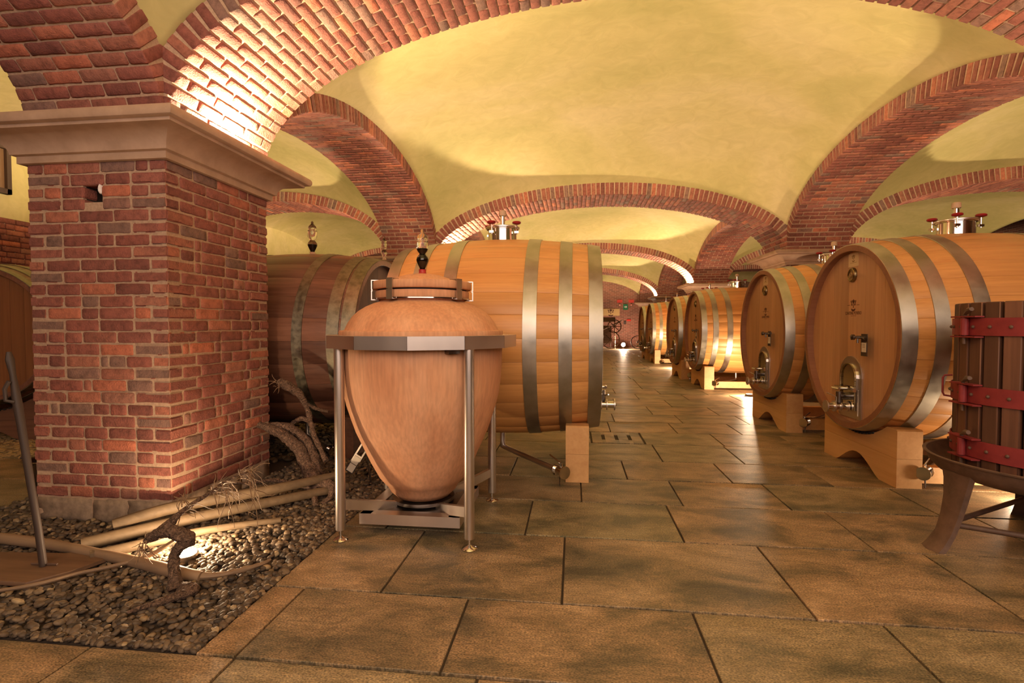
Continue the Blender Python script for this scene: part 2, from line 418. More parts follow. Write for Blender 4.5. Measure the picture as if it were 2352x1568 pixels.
brick_variants(.10, 'wall'); brick_variants(.215, 'arch')
def corner_variants():
    out = []
    for k in range(4):
        rr = random.Random(50 + k); mb = MB(); mb.box(-.122, .122, -.0575, .0575, -BH / 2, BH / 2)
        me = mb.mesh('brick', BRICK, False); bm = bmesh.new(); bm.from_mesh(me)
        bmesh.ops.subdivide_edges(bm, edges=[e for e in bm.edges if e.calc_length() > .2], cuts=3)
        for v in bm.verts:
            v.co.x += rr.uniform(-.003, .003); v.co.y += rr.uniform(-.003, .003); v.co.z += rr.uniform(-.002, .002)
        bmesh.ops.bevel(bm, geom=[e for e in bm.edges if e.is_manifold and e.calc_face_angle(0) > .9], offset=.008, segments=2, affect='EDGES')
        bm.to_mesh(me); bm.free(); me.shade_smooth(); me.set_sharp_from_angle(angle=math.radians(24)); out.append(me)
    return out
CORNER = corner_variants()
def cls_for(l):
    return 's' if l > .21 else 'm' if l > .145 else 'h' if l > .08 else 'f'
def add_brick(parent, key, M, length, store=None):
    """store None -> an object; a MB -> joined"""
    c = cls_for(length); me = rb.choice(BM[(key, c)]); sc = Matrix.Diagonal((length / LENS_CLASSES[c], 1, 1, 1))
    if store is not None:
        vs, fs = brick_mesh(length, BH, .10 if key == 'wall' else .215, rb.randrange(9999), True); store.add(vs, fs, M); return
    o = bpy.data.objects.new('brick', me); C.objects.link(o); o.parent = parent; o.matrix_local = M @ sc

def split_run(total, rr, start=None):
    """lengths (brick only) that fill a run with 12 mm joints"""
    J = .014; out = []; left = total
    while left > .02:
        if left < .075: 
            if out: out[-1] += left
            break
        if left < .34:
            if left > .27: out += [left - .113 - 2 * J, .113] if rr.random() < .5 else [.113, left - .113 - 2 * J]
            else: out.append(left - J)
            break
        l = rr.choice([.238, .238, .238, .238, .225, .245, .113, .16, .05]) if not (out and out[-1] < .06) else .238
        out.append(l); left -= l + J
    return out

# ------------------------------------------------------------------ pillars
def capital(parent, cx, cy, hx, hy):
    """moulded sandstone capital round a pillar (half sizes hx, hy)"""
    prof = [(-.01, ZB - .06), (.035, ZB - .06), (.035, ZB - .015), (.06, ZB - .01)]
    for k in range(9):
        a = k / 8 * PI / 2; prof.append((.06 + .155 * (1 - math.cos(a)), ZB - .005 + .10 * math.sin(a)))
    prof += [(.225, ZB + .095), (.225, ZB + .115)]
    for k in range(7):
        a = -PI / 2 + k / 6 * PI; prof.append((.25 + .022 * math.cos(a), ZB + .148 + .032 * math.sin(a)))
    prof += [(.24, ZC), (-.01, ZC)]
    vs, fs = [], []
    n = len(prof)
    for (o, z) in prof:
        for sx, sy in ((-1, -1), (1, -1), (1, 1), (-1, 1)): vs.append((cx + sx * (hx + o), cy + sy * (hy + o), z))
    for j in range(n - 1):
        for k in range(4):
            k2 = (k + 1) % 4; fs.append((j * 4 + k, j * 4 + k2, (j + 1) * 4 + k2, (j + 1) * 4 + k))
    fs.append((3, 2, 1, 0)); fs.append(tuple((n - 1) * 4 + k for k in range(4)))
    mb = MB(); mb.add(vs, fs); return mb.obj('capital', CAPSTONE, parent, angle=25)

def pillar(name, x0, x1, y0, y1, label, bricks=None, hole=False, far=False):
    """bricks: set of faces built brick by brick"""
    mb = MB(); e = .0055
    if hole:
        a0, a1, q0, q1, yb = x0 + .404, x0 + .546, 2.105, 2.262, y0 + .17
        mb.box(x0 + e, x1 - e, yb, y1 - e, 0, 3.05); mb.box(x0 + e, a0, y0 + e, yb, 0, 3.05); mb.box(a1, x1 - e, y0 + e, yb, 0, 3.05); mb.box(a0, a1, y0 + e, yb, 0, q0); mb.box(a0, a1, y0 + e, yb, q1, 3.05)
    else: mb.box(x0 + e, x1 - e, y0 + e, y1 - e, 0, 3.05)
    root = mb.obj(name, MORTAR if bricks else BWALL, smooth=False, kind='structure', label=label, category='pillar')
    capital(root, (x0 + x1) / 2, (y0 + y1) / 2, (x1 - x0) / 2, (y1 - y0) / 2)
    if not bricks: return root
    rr = random.Random(11); z0 = .155; n = 28; ph = (ZB - .05 - z0) / n
    back = MB()
    def face_M(face, u, z, prot):
        if face == 'front': return Matrix.Translation((x0 + u, y0 + .05 - prot, z))
        if face == 'right': return Matrix.Translation((x1 - .05 + prot, y0 + u, z)) @ Matrix.Rotation(PI / 2, 4, 'Z')
        if face == 'back': return Matrix.Translation((x1 - u, y1 - .05 + prot, z)) @ Matrix.Rotation(PI, 4, 'Z')
        return Matrix.Translation((x0 + .05 - prot, y1 - u, z)) @ Matrix.Rotation(-PI / 2, 4, 'Z')
    for i in range(n):
        z = z0 + ph * (i + .5)
        for fi, face in enumerate(('front', 'right', 'back', 'left')):
            W = (x1 - x0) if face in ('front', 'back') else (y1 - y0)
            lo = (i + fi) % 2
            # the corner brick at the END of the face is placed here
            endlong = (i + fi) % 2 == 0
            a = .115 if lo else .244; bl = .244 if endlong else .115
            start = a + .012; end = W - bl - .012
            # corner brick at end of this face
            vis = face in ('front',)
            cxy = {'front': (x1, y0), 'right': (x1, y1), 'back': (x0, y1), 'left': (x0, y0)}[face]
            sx = -1 if cxy[0] == x1 else 1; sy = 1 if cxy[1] == y0 else -1
            alongx = (endlong and face in ('front', 'back')) or (not endlong and face in ('right', 'left'))
            lx, ly = (.244, .115) if alongx else (.115, .244)
            pr = rr.uniform(-.003, .004)
            cM = Matrix.Translation((cxy[0] + sx * (lx / 2 - pr - .002), cxy[1] + sy * (ly / 2 - pr - .002), z + rr.uniform(-.002, .002)))
            if not alongx: cM = cM @ Matrix.Rotation(PI / 2, 4, 'Z')
            if face in ('front', 'right', 'left'):
                o = bpy.data.objects.new('brick', rb.choice(CORNER)); C.objects.link(o); o.parent = root; o.matrix_local = cM
            else: back.box(-.122, .122, -.0575, .0575, -BH / 2, BH / 2, cM)
            spans = [(start, end)]
            if hole and face == 'front' and i in (n - 4, n - 3): spans = [(start, .414), (.548, end)]
            for (s0, s1) in spans:
                u = s0
                for l in split_run(s1 - s0 + .012, rr):
                    if u + l > s1 + .02: l = s1 - u
                    if l < .03: break
                    M = face_M(face, u + l / 2, z + rr.uniform(-.0015, .0015), rr.uniform(.0, .006))
                    add_brick(root, 'wall', M, l, None if face in bricks else back)
                    u += l + .014
    back.obj('bricks', BRICK, root, smooth=False, kind='stuff')
    # rough stone footing
    rr = random.Random(5)
    for face, W in (('front', x1 - x0), ('right', y1 - y0)):
        u = 0.0
        for l in ((.42, .26, .30) if face == 'front' else (.37, .35, .36)):
            mb = MB(); mb.box(-l / 2 + .006, l / 2 - .006, -.06, .07, -.075, .08)
            me = mb.mesh('footing_stone', PLINTHST, False); bm = bmesh.new(); bm.from_mesh(me)
            bmesh.ops.subdivide_edges(bm, edges=bm.edges[:], cuts=3, use_grid_fill=True)
            for v in bm.verts: v.co += Vector([rr.uniform(-.006, .006) for _ in range(3)])
            bm.to_mesh(me); bm.free(); me.shade_smooth()
            o = put('footing_stone', me, root); o.matrix_local = face_M(face, u + l / 2, .07, -.01) if True else None
            u += l
    if hole:
        m2 = MB(); m2.box(a0 - .004, a0 + .001, y0 + .03, yb, q0, q1); m2.box(a1 - .001, a1 + .004, y0 + .03, yb, q0, q1); m2.box(a0, a1, yb - .003, yb + .001, q0, q1)
        m2.obj('putlog_hole', plain('hole_shade', (.05, .03, .022), .95), root, smooth=False)  # near-black lining: the shade inside the hole is put into its colour
    return root

# ------------------------------------------------------------------ arches
def arch(name, axis, lo, hi, s0, s1, rise, label, mode='parts', first=None, spring=ZC, limit=300):
    """brick arch: spans lo..hi along 'axis' ('X' or 'Y'), its soffit s0..s1 wide on the other axis"""
    c = (lo + hi) / 2; a = (hi - lo) / 2
    def P(t, d, s):   # t: angle, d: distance outward from the intrados, s: position across
        ex, ez = a * math.cos(t), rise * math.sin(t)
        nx, nz = math.cos(t) / a, math.sin(t) / rise; q = math.hypot(nx, nz); nx /= q; nz /= q
        u = c - (ex + nx * d); z = spring + ez + nz * d
        return (u, s, z) if axis == 'X' else (s, u, z)
    core = MB(); K = 96; e = .006
    vs, fs = [], []
    for i in range(K + 1):
        t = PI * i / K
        for (d, s) in ((e, s0 + e), (e, s1 - e), (RING + .05, s1 - e), (RING + .05, s0 + e)): vs.append(P(t, d, s))
    for i in range(K):
        for k in range(4):
            k2 = (k + 1) % 4; fs.append((i * 4 + k, i * 4 + k2, (i + 1) * 4 + k2, (i + 1) * 4 + k))
    fs.append((0, 1, 2, 3)); fs.append(tuple(K * 4 + k for k in (3, 2, 1, 0)))
    core.add(vs, fs)
    root = core.obj(name, MORTAR, smooth=False, kind='structure', label=label, category='arch')
    # arc-length table
    T = [PI * i / 2000 for i in range(2001)]; acc = [0.0]
    for i in range(2000):
        acc.append(acc[-1] + math.hypot(a * (math.cos(T[i + 1]) - math.cos(T[i])), rise * (math.sin(T[i + 1]) - math.sin(T[i]))))
    rows = int(acc[-1] / PITCHZ); step = acc[-1] / rows
    rr = random.Random(int(abs(lo * 10)) + int(abs(s0) * 7)); J = .013; W = s1 - s0
    items = []; j = 0
    for k in range(rows):
        want = step * (k + .5)
        while acc[j] < want: j += 1
        t = T[j]
        start = [.244, .115][k % 2]; u = 0.0; first_l = start
        lens = [first_l]; left = W - first_l - J
        while left > .03:
            l = .238 if left > .34 else (left if left < .262 else left - .115 - J)
            if l < .06 and lens: lens[-1] += l + J; break
            lens.append(min(l, left)); left -= l + J
        for l in lens:
            jt = rr.uniform(-.003, .003)
            pc = Vector(P(t, RING / 2 + .003 + rr.uniform(-.0025, .0015), s0 + u + l / 2))
            nrm = Vector(P(t, 1, 0)) - Vector(P(t, 0, 0))      # outward
            ax = Vector((0, 1, 0)) if axis == 'X' else Vector((1, 0, 0))
            # local: x = across, -y = towards the room (inward), z = along the arc
            yv = nrm.normalized(); zv = ax.cross(yv).normalized()
            M = Matrix((( ax.x, yv.x, zv.x, pc.x), (ax.y, yv.y, zv.y, pc.y), (ax.z, yv.z, zv.z, pc.z), (0, 0, 0, 1)))
            items.append((k, M, l)); u += l + J
    # which are parts: nearest rows first
    if mode == 'parts':
        d0 = lambda it: (Vector((0, 0, CAM_Z)) - it[1].translation).length if first is None else first(it[1].translation)
        order = sorted(range(len(items)), key=lambda i: d0(items[i])); part = set(order[:limit])
    else: part = set()
    rest = MB()
    for i, (k, M, l) in enumerate(items):
        if i in part: add_brick(root, 'arch', M, l)
        else: add_brick(root, 'arch', M, l, rest)
    if rest.v: rest.obj('bricks', BRICK, root, smooth=False, kind='stuff')
    return root

# ------------------------------------------------------------------ vaults
def vault(x0, x1, y0, y1, ra, rb_, ry, label):
    ax, ay, cx, cy = (x1 - x0) / 2, (y1 - y0) / 2, (x0 + x1) / 2, (y0 + y1) / 2
    D = RING - .012
    def E(t, a, b): return (b + D) * math.sqrt(max(0, 1 - (t / (a + D)) ** 2))
    ey = E(ay, ay, ry); K = 40
    vs, fs = [], []
    xs = [cx - ax * math.cos(PI * i / K) for i in range(K + 1)]; ys = [cy - ay * math.cos(PI * i / K) for i in range(K + 1)]
    for j, y in enumerate(ys):
        for i, x in enumerate(xs):
            rx = ra + (rb_ - ra) * (y - y0) / (y1 - y0); ex = E(ax, ax, rx); s = E(x - cx, ax, rx) - ex; t = E(y - cy, ay, ry) - ey; e0 = (ex + ey) / 2
            e0 = ex if j in (0, K) else ey if i in (0, K) else e0
            z = ZC + e0 + s + t - .55 * s * t
            xx = x + (-.03 if i == 0 else .03 if i == K else 0); yy = y + (-.03 if j == 0 else .03 if j == K else 0)
            vs.append((xx, yy, z))
    W = K + 1
    for j in range(K):
        for i in range(K): fs.append((j * W + i, (j + 1) * W + i, (j + 1) * W + i + 1, j * W + i + 1))
    me = bpy.data.meshes.new('vaulted_ceiling'); me.from_pydata(vs, [], fs); me.materials.append(PLASTER); me.shade_smooth()
    return put('vaulted_ceiling', me, kind='structure', label=label, category='ceiling')

BAYS_Y = [(PY[0][1], PY[1][0]), (PY[1][1], PY[2][0]), (PY[2][1], PY[3][0]), (PY[3][1], PY[4][0]), (PY[4][1], YEND)]
NEARNESS = ['over the camera end of the aisle', 'over the amphora and first casks', 'second along the aisle', 'third along the aisle', 'last before the end wall']
CR = [1.2, 1.24, 1.08, 1.12, 1.12, 1.12]
for j, (y0, y1) in enumerate(BAYS_Y):
    for (x0, x1, ra, rb_, nm) in ((XL1, XR0, CR[j], CR[j + 1], 'central'), (XW, XL0, 1.14, 1.14, 'left-side'), (XR1, XRR0, 1.16, 1.16, 'right-side')):
        vault(x0, x1, y0, y1, ra, rb_, RISE, 'ochre plastered vault of the %s bay, %s' % (nm.replace('left-side', 'side bay behind the big pillar').replace('right-side', 'bay behind the row of oak casks'), NEARNESS[j]))
ORD = ['behind the camera', 'with the glowing base beside the big near pillar', 'above the pale cask beyond the amphora', 'third along the aisle', 'fourth along the aisle']
for j, (y0, y1) in enumerate(PY):
    rise = [1.2, 1.24, 1.08, 1.12, 1.12][j]
    if j == 0: md = 'stuff'
    else: md = 'parts' if j < 3 else 'stuff'
    arch('brick_arch', 'X', XL1, XR0, y0, y1, rise, 'red brick arch across the aisle, ' + ORD[j], md)
    arch('brick_arch', 'X', XW, XL0, y0, y1, 1.14, 'red brick arch across the bay left of the aisle, ' + ['behind the camera', 'level with the big pillar', 'behind the dark old cask', 'seen low over the dark cask', 'farthest left'][j], 'parts' if j == 2 else 'stuff', limit=220)
    arch('brick_arch', 'X', XR1, XRR0, y0, y1, 1.16, 'red brick arch across the bay right of the aisle, ' + ['behind the camera', 'out beside the wine press', 'above the nearest oak cask', 'low behind the cask manhole', 'farthest right'][j], 'parts' if j == 2 else 'stuff', limit=220)
for j, (y0, y1) in enumerate(BAYS_Y):
    for (s0, s1, nm) in ((XL0, XL1, 'pillars left of the aisle'), (XR0, XR1, 'pillars right of the aisle')):
        arch('brick_arch', 'Y', y0, y1, s0, s1, RISE, 'red brick arch running along the aisle between the %s, %s' % (nm, NEARNESS[j]),
             'parts' if (j == 1 or (j == 0 and s0 == XL0)) else 'stuff', limit=300 if j == 1 else 70,
             first=(lambda p: -p.y) if j == 0 else None)
NTH = ['behind the camera', 'nearest to the camera', 'second', 'third', 'fourth']
for j, (y0, y1) in enumerate(PY):
    big = j == 1
    pillar('brick_pillar', XL0, XL1, y0, y1, 'big square red brick pillar standing in the pebble bed' if big else 'brick pillar left of the aisle, %s of its row' % NTH[j], {'front', 'right'} if big else None, big)
    pillar('brick_pillar', XR0, XR1, y0, y1, 'brick pillar right of the aisle behind the oak casks, %s of its row' % NTH[j])
    pillar('brick_pillar', XRR0, XRR0 + 1, y0, y1, 'brick pillar of the far right row, %s' % NTH[j])
for (x0, x1, nm) in ((XL0, XL1, 'left'), (XR0, XR1, 'right')):
    pillar('brick_pillar', x0, x1, YEND - .25, YEND + .2, 'brick half pillar against the end wall, %s of the aisle' % nm)

# ------------------------------------------------------------------ walls
def slabwall(name, x0, x1, y0, y1, z0, z1, mat, label):
    mb = MB(); mb.box(x0, x1, y0, y1, z0, z1); return mb.obj(name, mat, smooth=False, kind='structure', label=label, category='wall')
slabwall('wall_end', XW - .3, XRR0 + 6, YEND, YEND + .3, 0, 5.2, BWALL, 'far end wall of dark red brick behind the exit sign')
wl = slabwall('wall_left', XW - .3, XW, -5, YEND, 0, 2.86, BWALL, 'brick side wall behind the big pillar')
slabwall('wall_left_upper', XW - .3, XW - .01, -5, YEND, 2.86, 5.2, PLASTER, 'ochre plaster above the brick side wall, with a small dark window')
slabwall('wall_back', XW - .3, XRR0 + 6, -5.2, -4.6, 0, 5.2, BWALL, 'brick wall behind the camera')
slabwall('wall_right', XRR0 + 5.5, XRR0 + 6, -5, YEND, 0, 5.2, BWALL, 'brick wall beyond the right-hand bays')
rr = random.Random(21)
for i in range(22):
    z = 2.86 - .0815 * (i + .5); y = 5.7 + (.12 if i % 2 else 0)
    while y < 8.3:
        l = rr.choice([.238, .238, .113, .18])
        hole_here = 8 <= i <= 9 and 6.55 < y + l / 2 < 6.72
        if not hole_here: add_brick(wl, 'wall', Matrix.Translation((XW - .03 + rr.uniform(0, .004), y + l / 2, z)) @ Matrix.Rotation(PI / 2, 4, 'Z'), l)
        y += l + .014
wf = thing('window_1', 'small dark wooden window high in the plaster side wall', 'window', (XW, 6.41, 3.5), kind='structure')
mb = MB()
for (ya, yb, za, zb) in ((-.35, -.29, -.3, .4), (.22, .28, -.3, .4), (-.35, .28, -.3, -.23), (-.35, .28, .34, .4)): mb.box(-.01, .08, ya, yb, za, zb)
mb.obj('window_frame', plain('dark_frame_wood', (.06, .03, .018), .6), wf, smooth=False)
mb = MB(); mb.box(-.005, .03, -.29, .22, -.23, .34); mb.obj('shutter_board', plain('shutter_wood', (.22, .12, .06), .6), wf, smooth=False)

# ------------------------------------------------------------------ floor
BX0, BX1, BY0, BY1 = -4.05, -1.495, 1.865, 9.4
mb = MB(); mb.box(XW - .3, XRR0 + 6, -5, YEND, -.3, -.012)
floor = mb.obj('floor', GROUT, smooth=False, kind='structure', label='floor of large brown and olive slate slabs with dark joints', category='floor')
rows = [(-.2, .9, []), (.9, 1.855, [-2.9, -1.94, -1.316, -.35, .62, 1.6, 2.6]), (1.855, 2.40, [-.495, .538, 1.34, 2.25]), (2.40, 3.18, [-.935, -.052, 1.075, 1.98, 2.9]),
        (3.18, 3.83, [-1.2, -.30, .665, 1.74, 2.7]), (3.83, 4.44, [-.9, .06, .79, 1.535, 2.5]), (4.44, 5.06, [-.55, .455, 1.31, 2.1, 3.0]), (5.06, 5.79, [-.8, .12, .85, 1.6, 2.85]),
        (5.79, 6.42, [-1.0, .195, .79, 1.62, 2.4]), (6.42, 7.10, [-.4, .45, 1.25, 2.0, 2.9]), (7.10, 7.75, [-.6, .55, 1.45, 2.3]), (7.75, 8.5, [-.9, .1, 1.15, 2.1])]
y = 8.5; rr = random.Random(9)
while y < YEND:
    d = rr.choice([.62, .7, .75, .8]); rows.append((y, min(y + d, YEND), [])); y += d
slabs = []
for (y0, y1, js) in rows:
    if not js:
        x = -2.6 + rr.uniform(0, .6); 
        while x < 3.4: js.append(x); x += rr.uniform(.72, 1.1)
    x = js[0]; pre = []
    while x > XW: x -= rr.uniform(.8, 1.05); pre.append(x)
    js = pre[::-1] + js; x = js[-1]
    while x < XRR0 + 5.5: x += rr.uniform(.8, 1.05); js.append(x)
    for a0, b0 in zip(js[:-1], js[1:]):
        for (a, b) in ([(a0, b0)] if y0 < BY0 - .05 or y0 > BY1 or b0 < BX0 or a0 > BX1 else [(a0, min(b0, BX0)), (max(a0, BX1), b0)]):
            if b - a < .04: continue
            if abs(y0 - 5.79) < .01 and abs(a - .195) < .01: continue
            slabs.append((a, b, y0, y1))
def slab_in(mb, a, b, y0, y1, tilt):
    j = .0055; c = .0025; z = tilt
    a += j; b -= j; y0 += .0075; y1 -= .0075
    vs = [(a, y0, -.03), (b, y0, -.03), (b, y1, -.03), (a, y1, -.03), (a, y0, z - c), (b, y0, z - c), (b, y1, z - c), (a, y1, z - c),
          (a + c, y0 + c, z), (b - c, y0 + c, z), (b - c, y1 - c, z), (a + c, y1 - c, z)]
    mb.add(vs, [(0, 1, 5, 4), (1, 2, 6, 5), (2, 3, 7, 6), (3, 0, 4, 7), (4, 5, 9, 8), (5, 6, 10, 9), (6, 7, 11, 10), (7, 4, 8, 11), (8, 9, 10, 11)])
slabs.sort(key=lambda s: math.hypot((s[0] + s[1]) / 2 - .6, (s[2] + s[3]) / 2 - 2) if s[3] > 1.2 else 99)
rest = MB()
for i, s in enumerate(slabs):
    if i < 190:
        mb = MB(); cx, cy = (s[0] + s[1]) / 2, (s[2] + s[3]) / 2
        slab_in(mb, s[0] - cx, s[1] - cx, s[2] - cy, s[3] - cy, rr.uniform(-.0015, .0015)); mb.obj('stone_slab', SLAB, floor, (cx, cy, 0), smooth=False)
    else: slab_in(rest, *s, rr.uniform(-.0015, .0015))
rest.obj('stone_slabs', SLAB, floor, smooth=False, kind='stuff')
# stone drain cover with three slots, level with the slabs
dc = thing('drain_cover', 'square stone drain cover with three short slots in the aisle floor', 'drain cover', (.492, 6.105, 0))
mb = MB(); hx, hy = .280, .293
cuts = [-.15, 0, .15]; xs = [-hx]
for c in cuts: xs += [c - .020, c + .020]
xs.append(hx)
for k in range(0, len(xs) - 1, 2): mb.box(xs[k], xs[k + 1], -hy, hy, -.03, -.001)
for c in cuts:
    mb.box(c - .020, c + .020, -hy, -.13, -.03, -.001); mb.box(c - .020, c + .020, .15, hy, -.03, -.001)
mb.obj('cover_slab', SLAB, dc, smooth=False)
mb = MB()
for c in cuts: mb.box(c - .020, c + .020, -.13, .15, -.03, -.026)
mb.obj('slot', DARKHOLE, dc, smooth=False, kind='stuff')

# ------------------------------------------------------------------ pebble bed
mb = MB(); mb.box(BX0, BX1, BY0, BY1, -.05, -.008)
bed = mb.obj('pebble_bed_ground', SOIL, smooth=False, kind='structure', label='dark soil of the bed under the pebbles round the big pillar', category='ground')
def icosphere(sub):
    bm = bmesh.new(); bmesh.ops.create_icosphere(bm, subdivisions=sub, radius=1.0)
    vs = [tuple(v.co) for v in bm.verts]; fs = [tuple(v.index for v in f.verts) for f in bm.faces]; bm.free(); return vs, fs
def pebbles():
    import numpy as np
    rr = random.Random(33); V1, F1 = icosphere(2); V1 = np.array(V1); F1 = np.array(F1)
    P = []
    def inside_pillar(x, y): return XL0 - .01 < x < XL1 + .01 and PY[1][0] - .01 < y < PY[1][1] + .01
    def scatter(n, x0, x1, y0, y1, s0, s1, z0, z1):
        for _ in range(n):
            x, y = rr.uniform(x0, x1), rr.uniform(y0, y1)
            if inside_pillar(x, y): continue
            P.append((x, y, rr.uniform(z0, z1), rr.uniform(s0, s1)))
    e = .004
    scatter(500, BX0 + e, BX1 - .002, BY0 + .002, BY0 + .03, .011, .018, .002, .012); scatter(900, BX1 - .03, BX1 - .002, BY0, 6.5, .011, .018, .002, .012)
    scatter(5600, BX0 + e, BX1 - e, BY0 + e, 3.1, .011, .021, -.006, .016)
    scatter(4600, XL1, BX1 - e, 3.0, 4.9, .011, .022, -.006, .02)
    scatter(1500, BX0 + e, XL0, 3.0, 4.4, .012, .024, -.006, .02)
    scatter(2600, BX0 + e, BX1 - e, 4.6, 7.5, .018, .034, -.006, .02)
    P = np.array(P); n = len(P); rs = np.random.RandomState(4)
    size = P[:, 3][:, None] * np.column_stack([rs.uniform(.95, 1.5, n), rs.uniform(.75, 1.05, n), rs.uniform(.5, .75, n)])
    th = rs.uniform(0, 2 * PI, n); c, s = np.cos(th), np.sin(th); tl = rs.uniform(-.5, .5, n); ct, st = np.cos(tl), np.sin(tl)
    L0 = V1[None] * size[:, None, :]
    x = L0[..., 0]; y = L0[..., 1]; z = L0[..., 2]
    x2 = x * ct[:, None] + z * st[:, None]; z2 = -x * st[:, None] + z * ct[:, None]
    X = np.stack([x2 * c[:, None] - y * s[:, None], x2 * s[:, None] + y * c[:, None], z2], -1) + P[:, None, :3]
    nv = len(V1); F = F1[None] + (np.arange(n) * nv)[:, None, None]
    me = bpy.data.meshes.new('pebbles'); me.vertices.add(n * nv); me.vertices.foreach_set('co', X.reshape(-1))
    nf = n * len(F1); me.loops.add(nf * 3); me.loops.foreach_set('vertex_index', F.reshape(-1).astype('int32'))
    me.polygons.add(nf); me.polygons.foreach_set('loop_start', (np.arange(nf) * 3).astype('int32')); me.polygons.foreach_set('loop_total', np.full(nf, 3, 'int32'))
    me.update(calc_edges=True); me.materials.append(PEBBLE); me.shade_smooth()
    put('pebbles', me, kind='stuff', label='dark rounded river pebbles filling the bed around the big pillar', category='pebbles')
pebbles()
def gravel():
    rr = random.Random(12); vs0, fs0 = icosphere(1); mb = MB()
    for _ in range(1500):
        x, y = rr.uniform(-7.4, -4.7), rr.uniform(4.45, 5.5); s = rr.uniform(.012, .026)
        mb.add([(x + v[0] * s * 1.3, y + v[1] * s, .002 + v[2] * s * .6) for v in vs0], fs0)
    o = mb.obj('gravel', plain('tan_gravel', (.40, .28, .13), .9), kind='stuff'); o['label'] = 'strip of coarse tan gravel on the floor under the reddish cask'; o['category'] = 'gravel'
gravel()

# ------------------------------------------------------------------ flood lamps on the capitals
def flood(x, y, dx, dy, power=FLOOD, label='', hot=40):
    """open-topped housing with a bulb, set on a capital; (dx, dy) points away from the pillar"""
    t = thing('flood_lamp', label, 'lamp', (x, y, ZC), (0, 0, math.atan2(dy, dx) - PI / 2))
    mb = MB(); W, D, H = .17, .07, .032
    mb.box(-W, W, -D, D, 0, .006); mb.box(-W, W, D, D + .006, 0, H); mb.box(-W, W, -D - .006, -D, 0, H); mb.box(-W - .006, -W, -D, D, 0, H); mb.box(W, W + .006, -D, D, 0, H)
    mb.obj('housing', DARKSTEEL, t, smooth=False)
    mb = MB(); mb.lathe([(.006, -.10), (.006, .10)], 10, 'X', (0, -.02, .013)); mb.obj('bulb_tube', LENS, t)
    soften(lamp('POINT', (x, y, ZC + .022), power * FLOOD, (1.0, .75, .44), .012))
    lamp('POINT', (x, y, ZC + .024), hot, (1.0, .75, .44), .025)
O = .085
flood(XL1 + O, 3.60, 1, 0, 100, 'flood lamp on the big pillar capital, lighting the aisle arch', 340)
flood((XL0 + XL1) / 2, PY[1][1] + O, 0, 1, 120, 'flood lamp on the back of the big pillar capital')
flood(XL1 + O, 10.13, 1, 0, 85, 'flood lamp on the pillar capital behind the pale cask', 520)
flood((XL0 + XL1) / 2, PY[2][1] + O, 0, 1, 70, 'flood lamp on the back of the second left pillar capital')
flood(XR0 - O, 17.2, -1, 0, 140, 'flood lamp on the third right pillar capital', 520)
flood(XR0 - O, 24.26, -1, 0, 140, 'flood lamp on the fourth right pillar capital', 420)
flood((XR0 + XR1) / 2, PY[1][1] + O, 0, 1, 120, 'flood lamp on the nearest right pillar capital, out of frame')
flood(XR0 - O, 3.60, -1, 0, 80, 'added flood lamp out of frame on the nearest right pillar, facing the aisle')  # unseen lamp, added as ambient fill for the camera bay
flood((XR0 + XR1) / 2, PY[2][1] + O, 0, 1, 80, 'flood lamp on the back of the second right pillar capital')
flood((XR0 + XR1) / 2, PY[3][1] + O, 0, 1, 80, 'flood lamp on the back of the third right pillar capital')
flood(XL0 - O, 10.13, -1, 0, 190, 'flood lamp on the second left pillar, facing the side bay')
flood(XL0 - O, 3.60, -1, 0, 190, 'flood lamp on the big pillar, facing the side bay')
flood(XR1 + O, 10.13, 1, 0, 200, 'flood lamp on the second right pillar, facing the side bay')
flood(XR1 + O, 3.60, 1, 0, 150, 'flood lamp on the nearest right pillar, facing the side bay')
flood(XL1 + O, 17.2, 1, 0, 120, 'flood lamp on the third left pillar, facing the aisle')

# ================================================================== casks
RH, RB_, CL = .822, .905, 1.80       # head radius, belly radius, length
def rad(x, l=CL, rh=RH, rbm=RB_): return rh + (rbm - rh) * (1 - ((x - l / 2) / (l / 2)) ** 2)
def stave_mesh(n, mat, l=CL, rh=RH, rbm=RB_):
    mb = MB(); K = 14; w = PI / n * .992; th = .045; vs, fs = [], []
    for i in range(K + 1):
        x = l * i / K; r = rad(x, l, rh, rbm)
        for (rr_, a) in ((r - .0022, -w), (r, -w * .93), (r, 0), (r, w * .93), (r - .0022, w), (r - th, w), (r - th, -w)):
            vs.append((x, rr_ * math.sin(a), rr_ * math.cos(a)))
    for i in range(K):
        for k in range(7):
            k2 = (k + 1) % 7; fs.append((i * 7 + k, i * 7 + k2, (i + 1) * 7 + k2, (i + 1) * 7 + k))
    fs.append(tuple(range(7))); fs.append(tuple(K * 7 + k for k in range(6, -1, -1)))
    mb.add(vs, fs); return mb.mesh('stave', mat, True, 30)
def hoop_mesh(x0, x1, mat, l=CL, rh=RH, rbm=RB_, t=.007):
    mb = MB(); e = .0015
    p = [(rad(x0, l, rh, rbm) + e, x0), (rad(x0, l, rh, rbm) + t, x0 + .001), (rad((x0 + x1) / 2, l, rh, rbm) + t, (x0 + x1) / 2), (rad(x1, l, rh, rbm) + t, x1 - .001), (rad(x1, l, rh, rbm) + e, x1), (rad((x0 + x1) / 2, l, rh, rbm) - .004, (x0 + x1) / 2)]
    mb.lathe(p, 96, 'X', close=True); return mb.mesh('hoop', mat, True, 35)
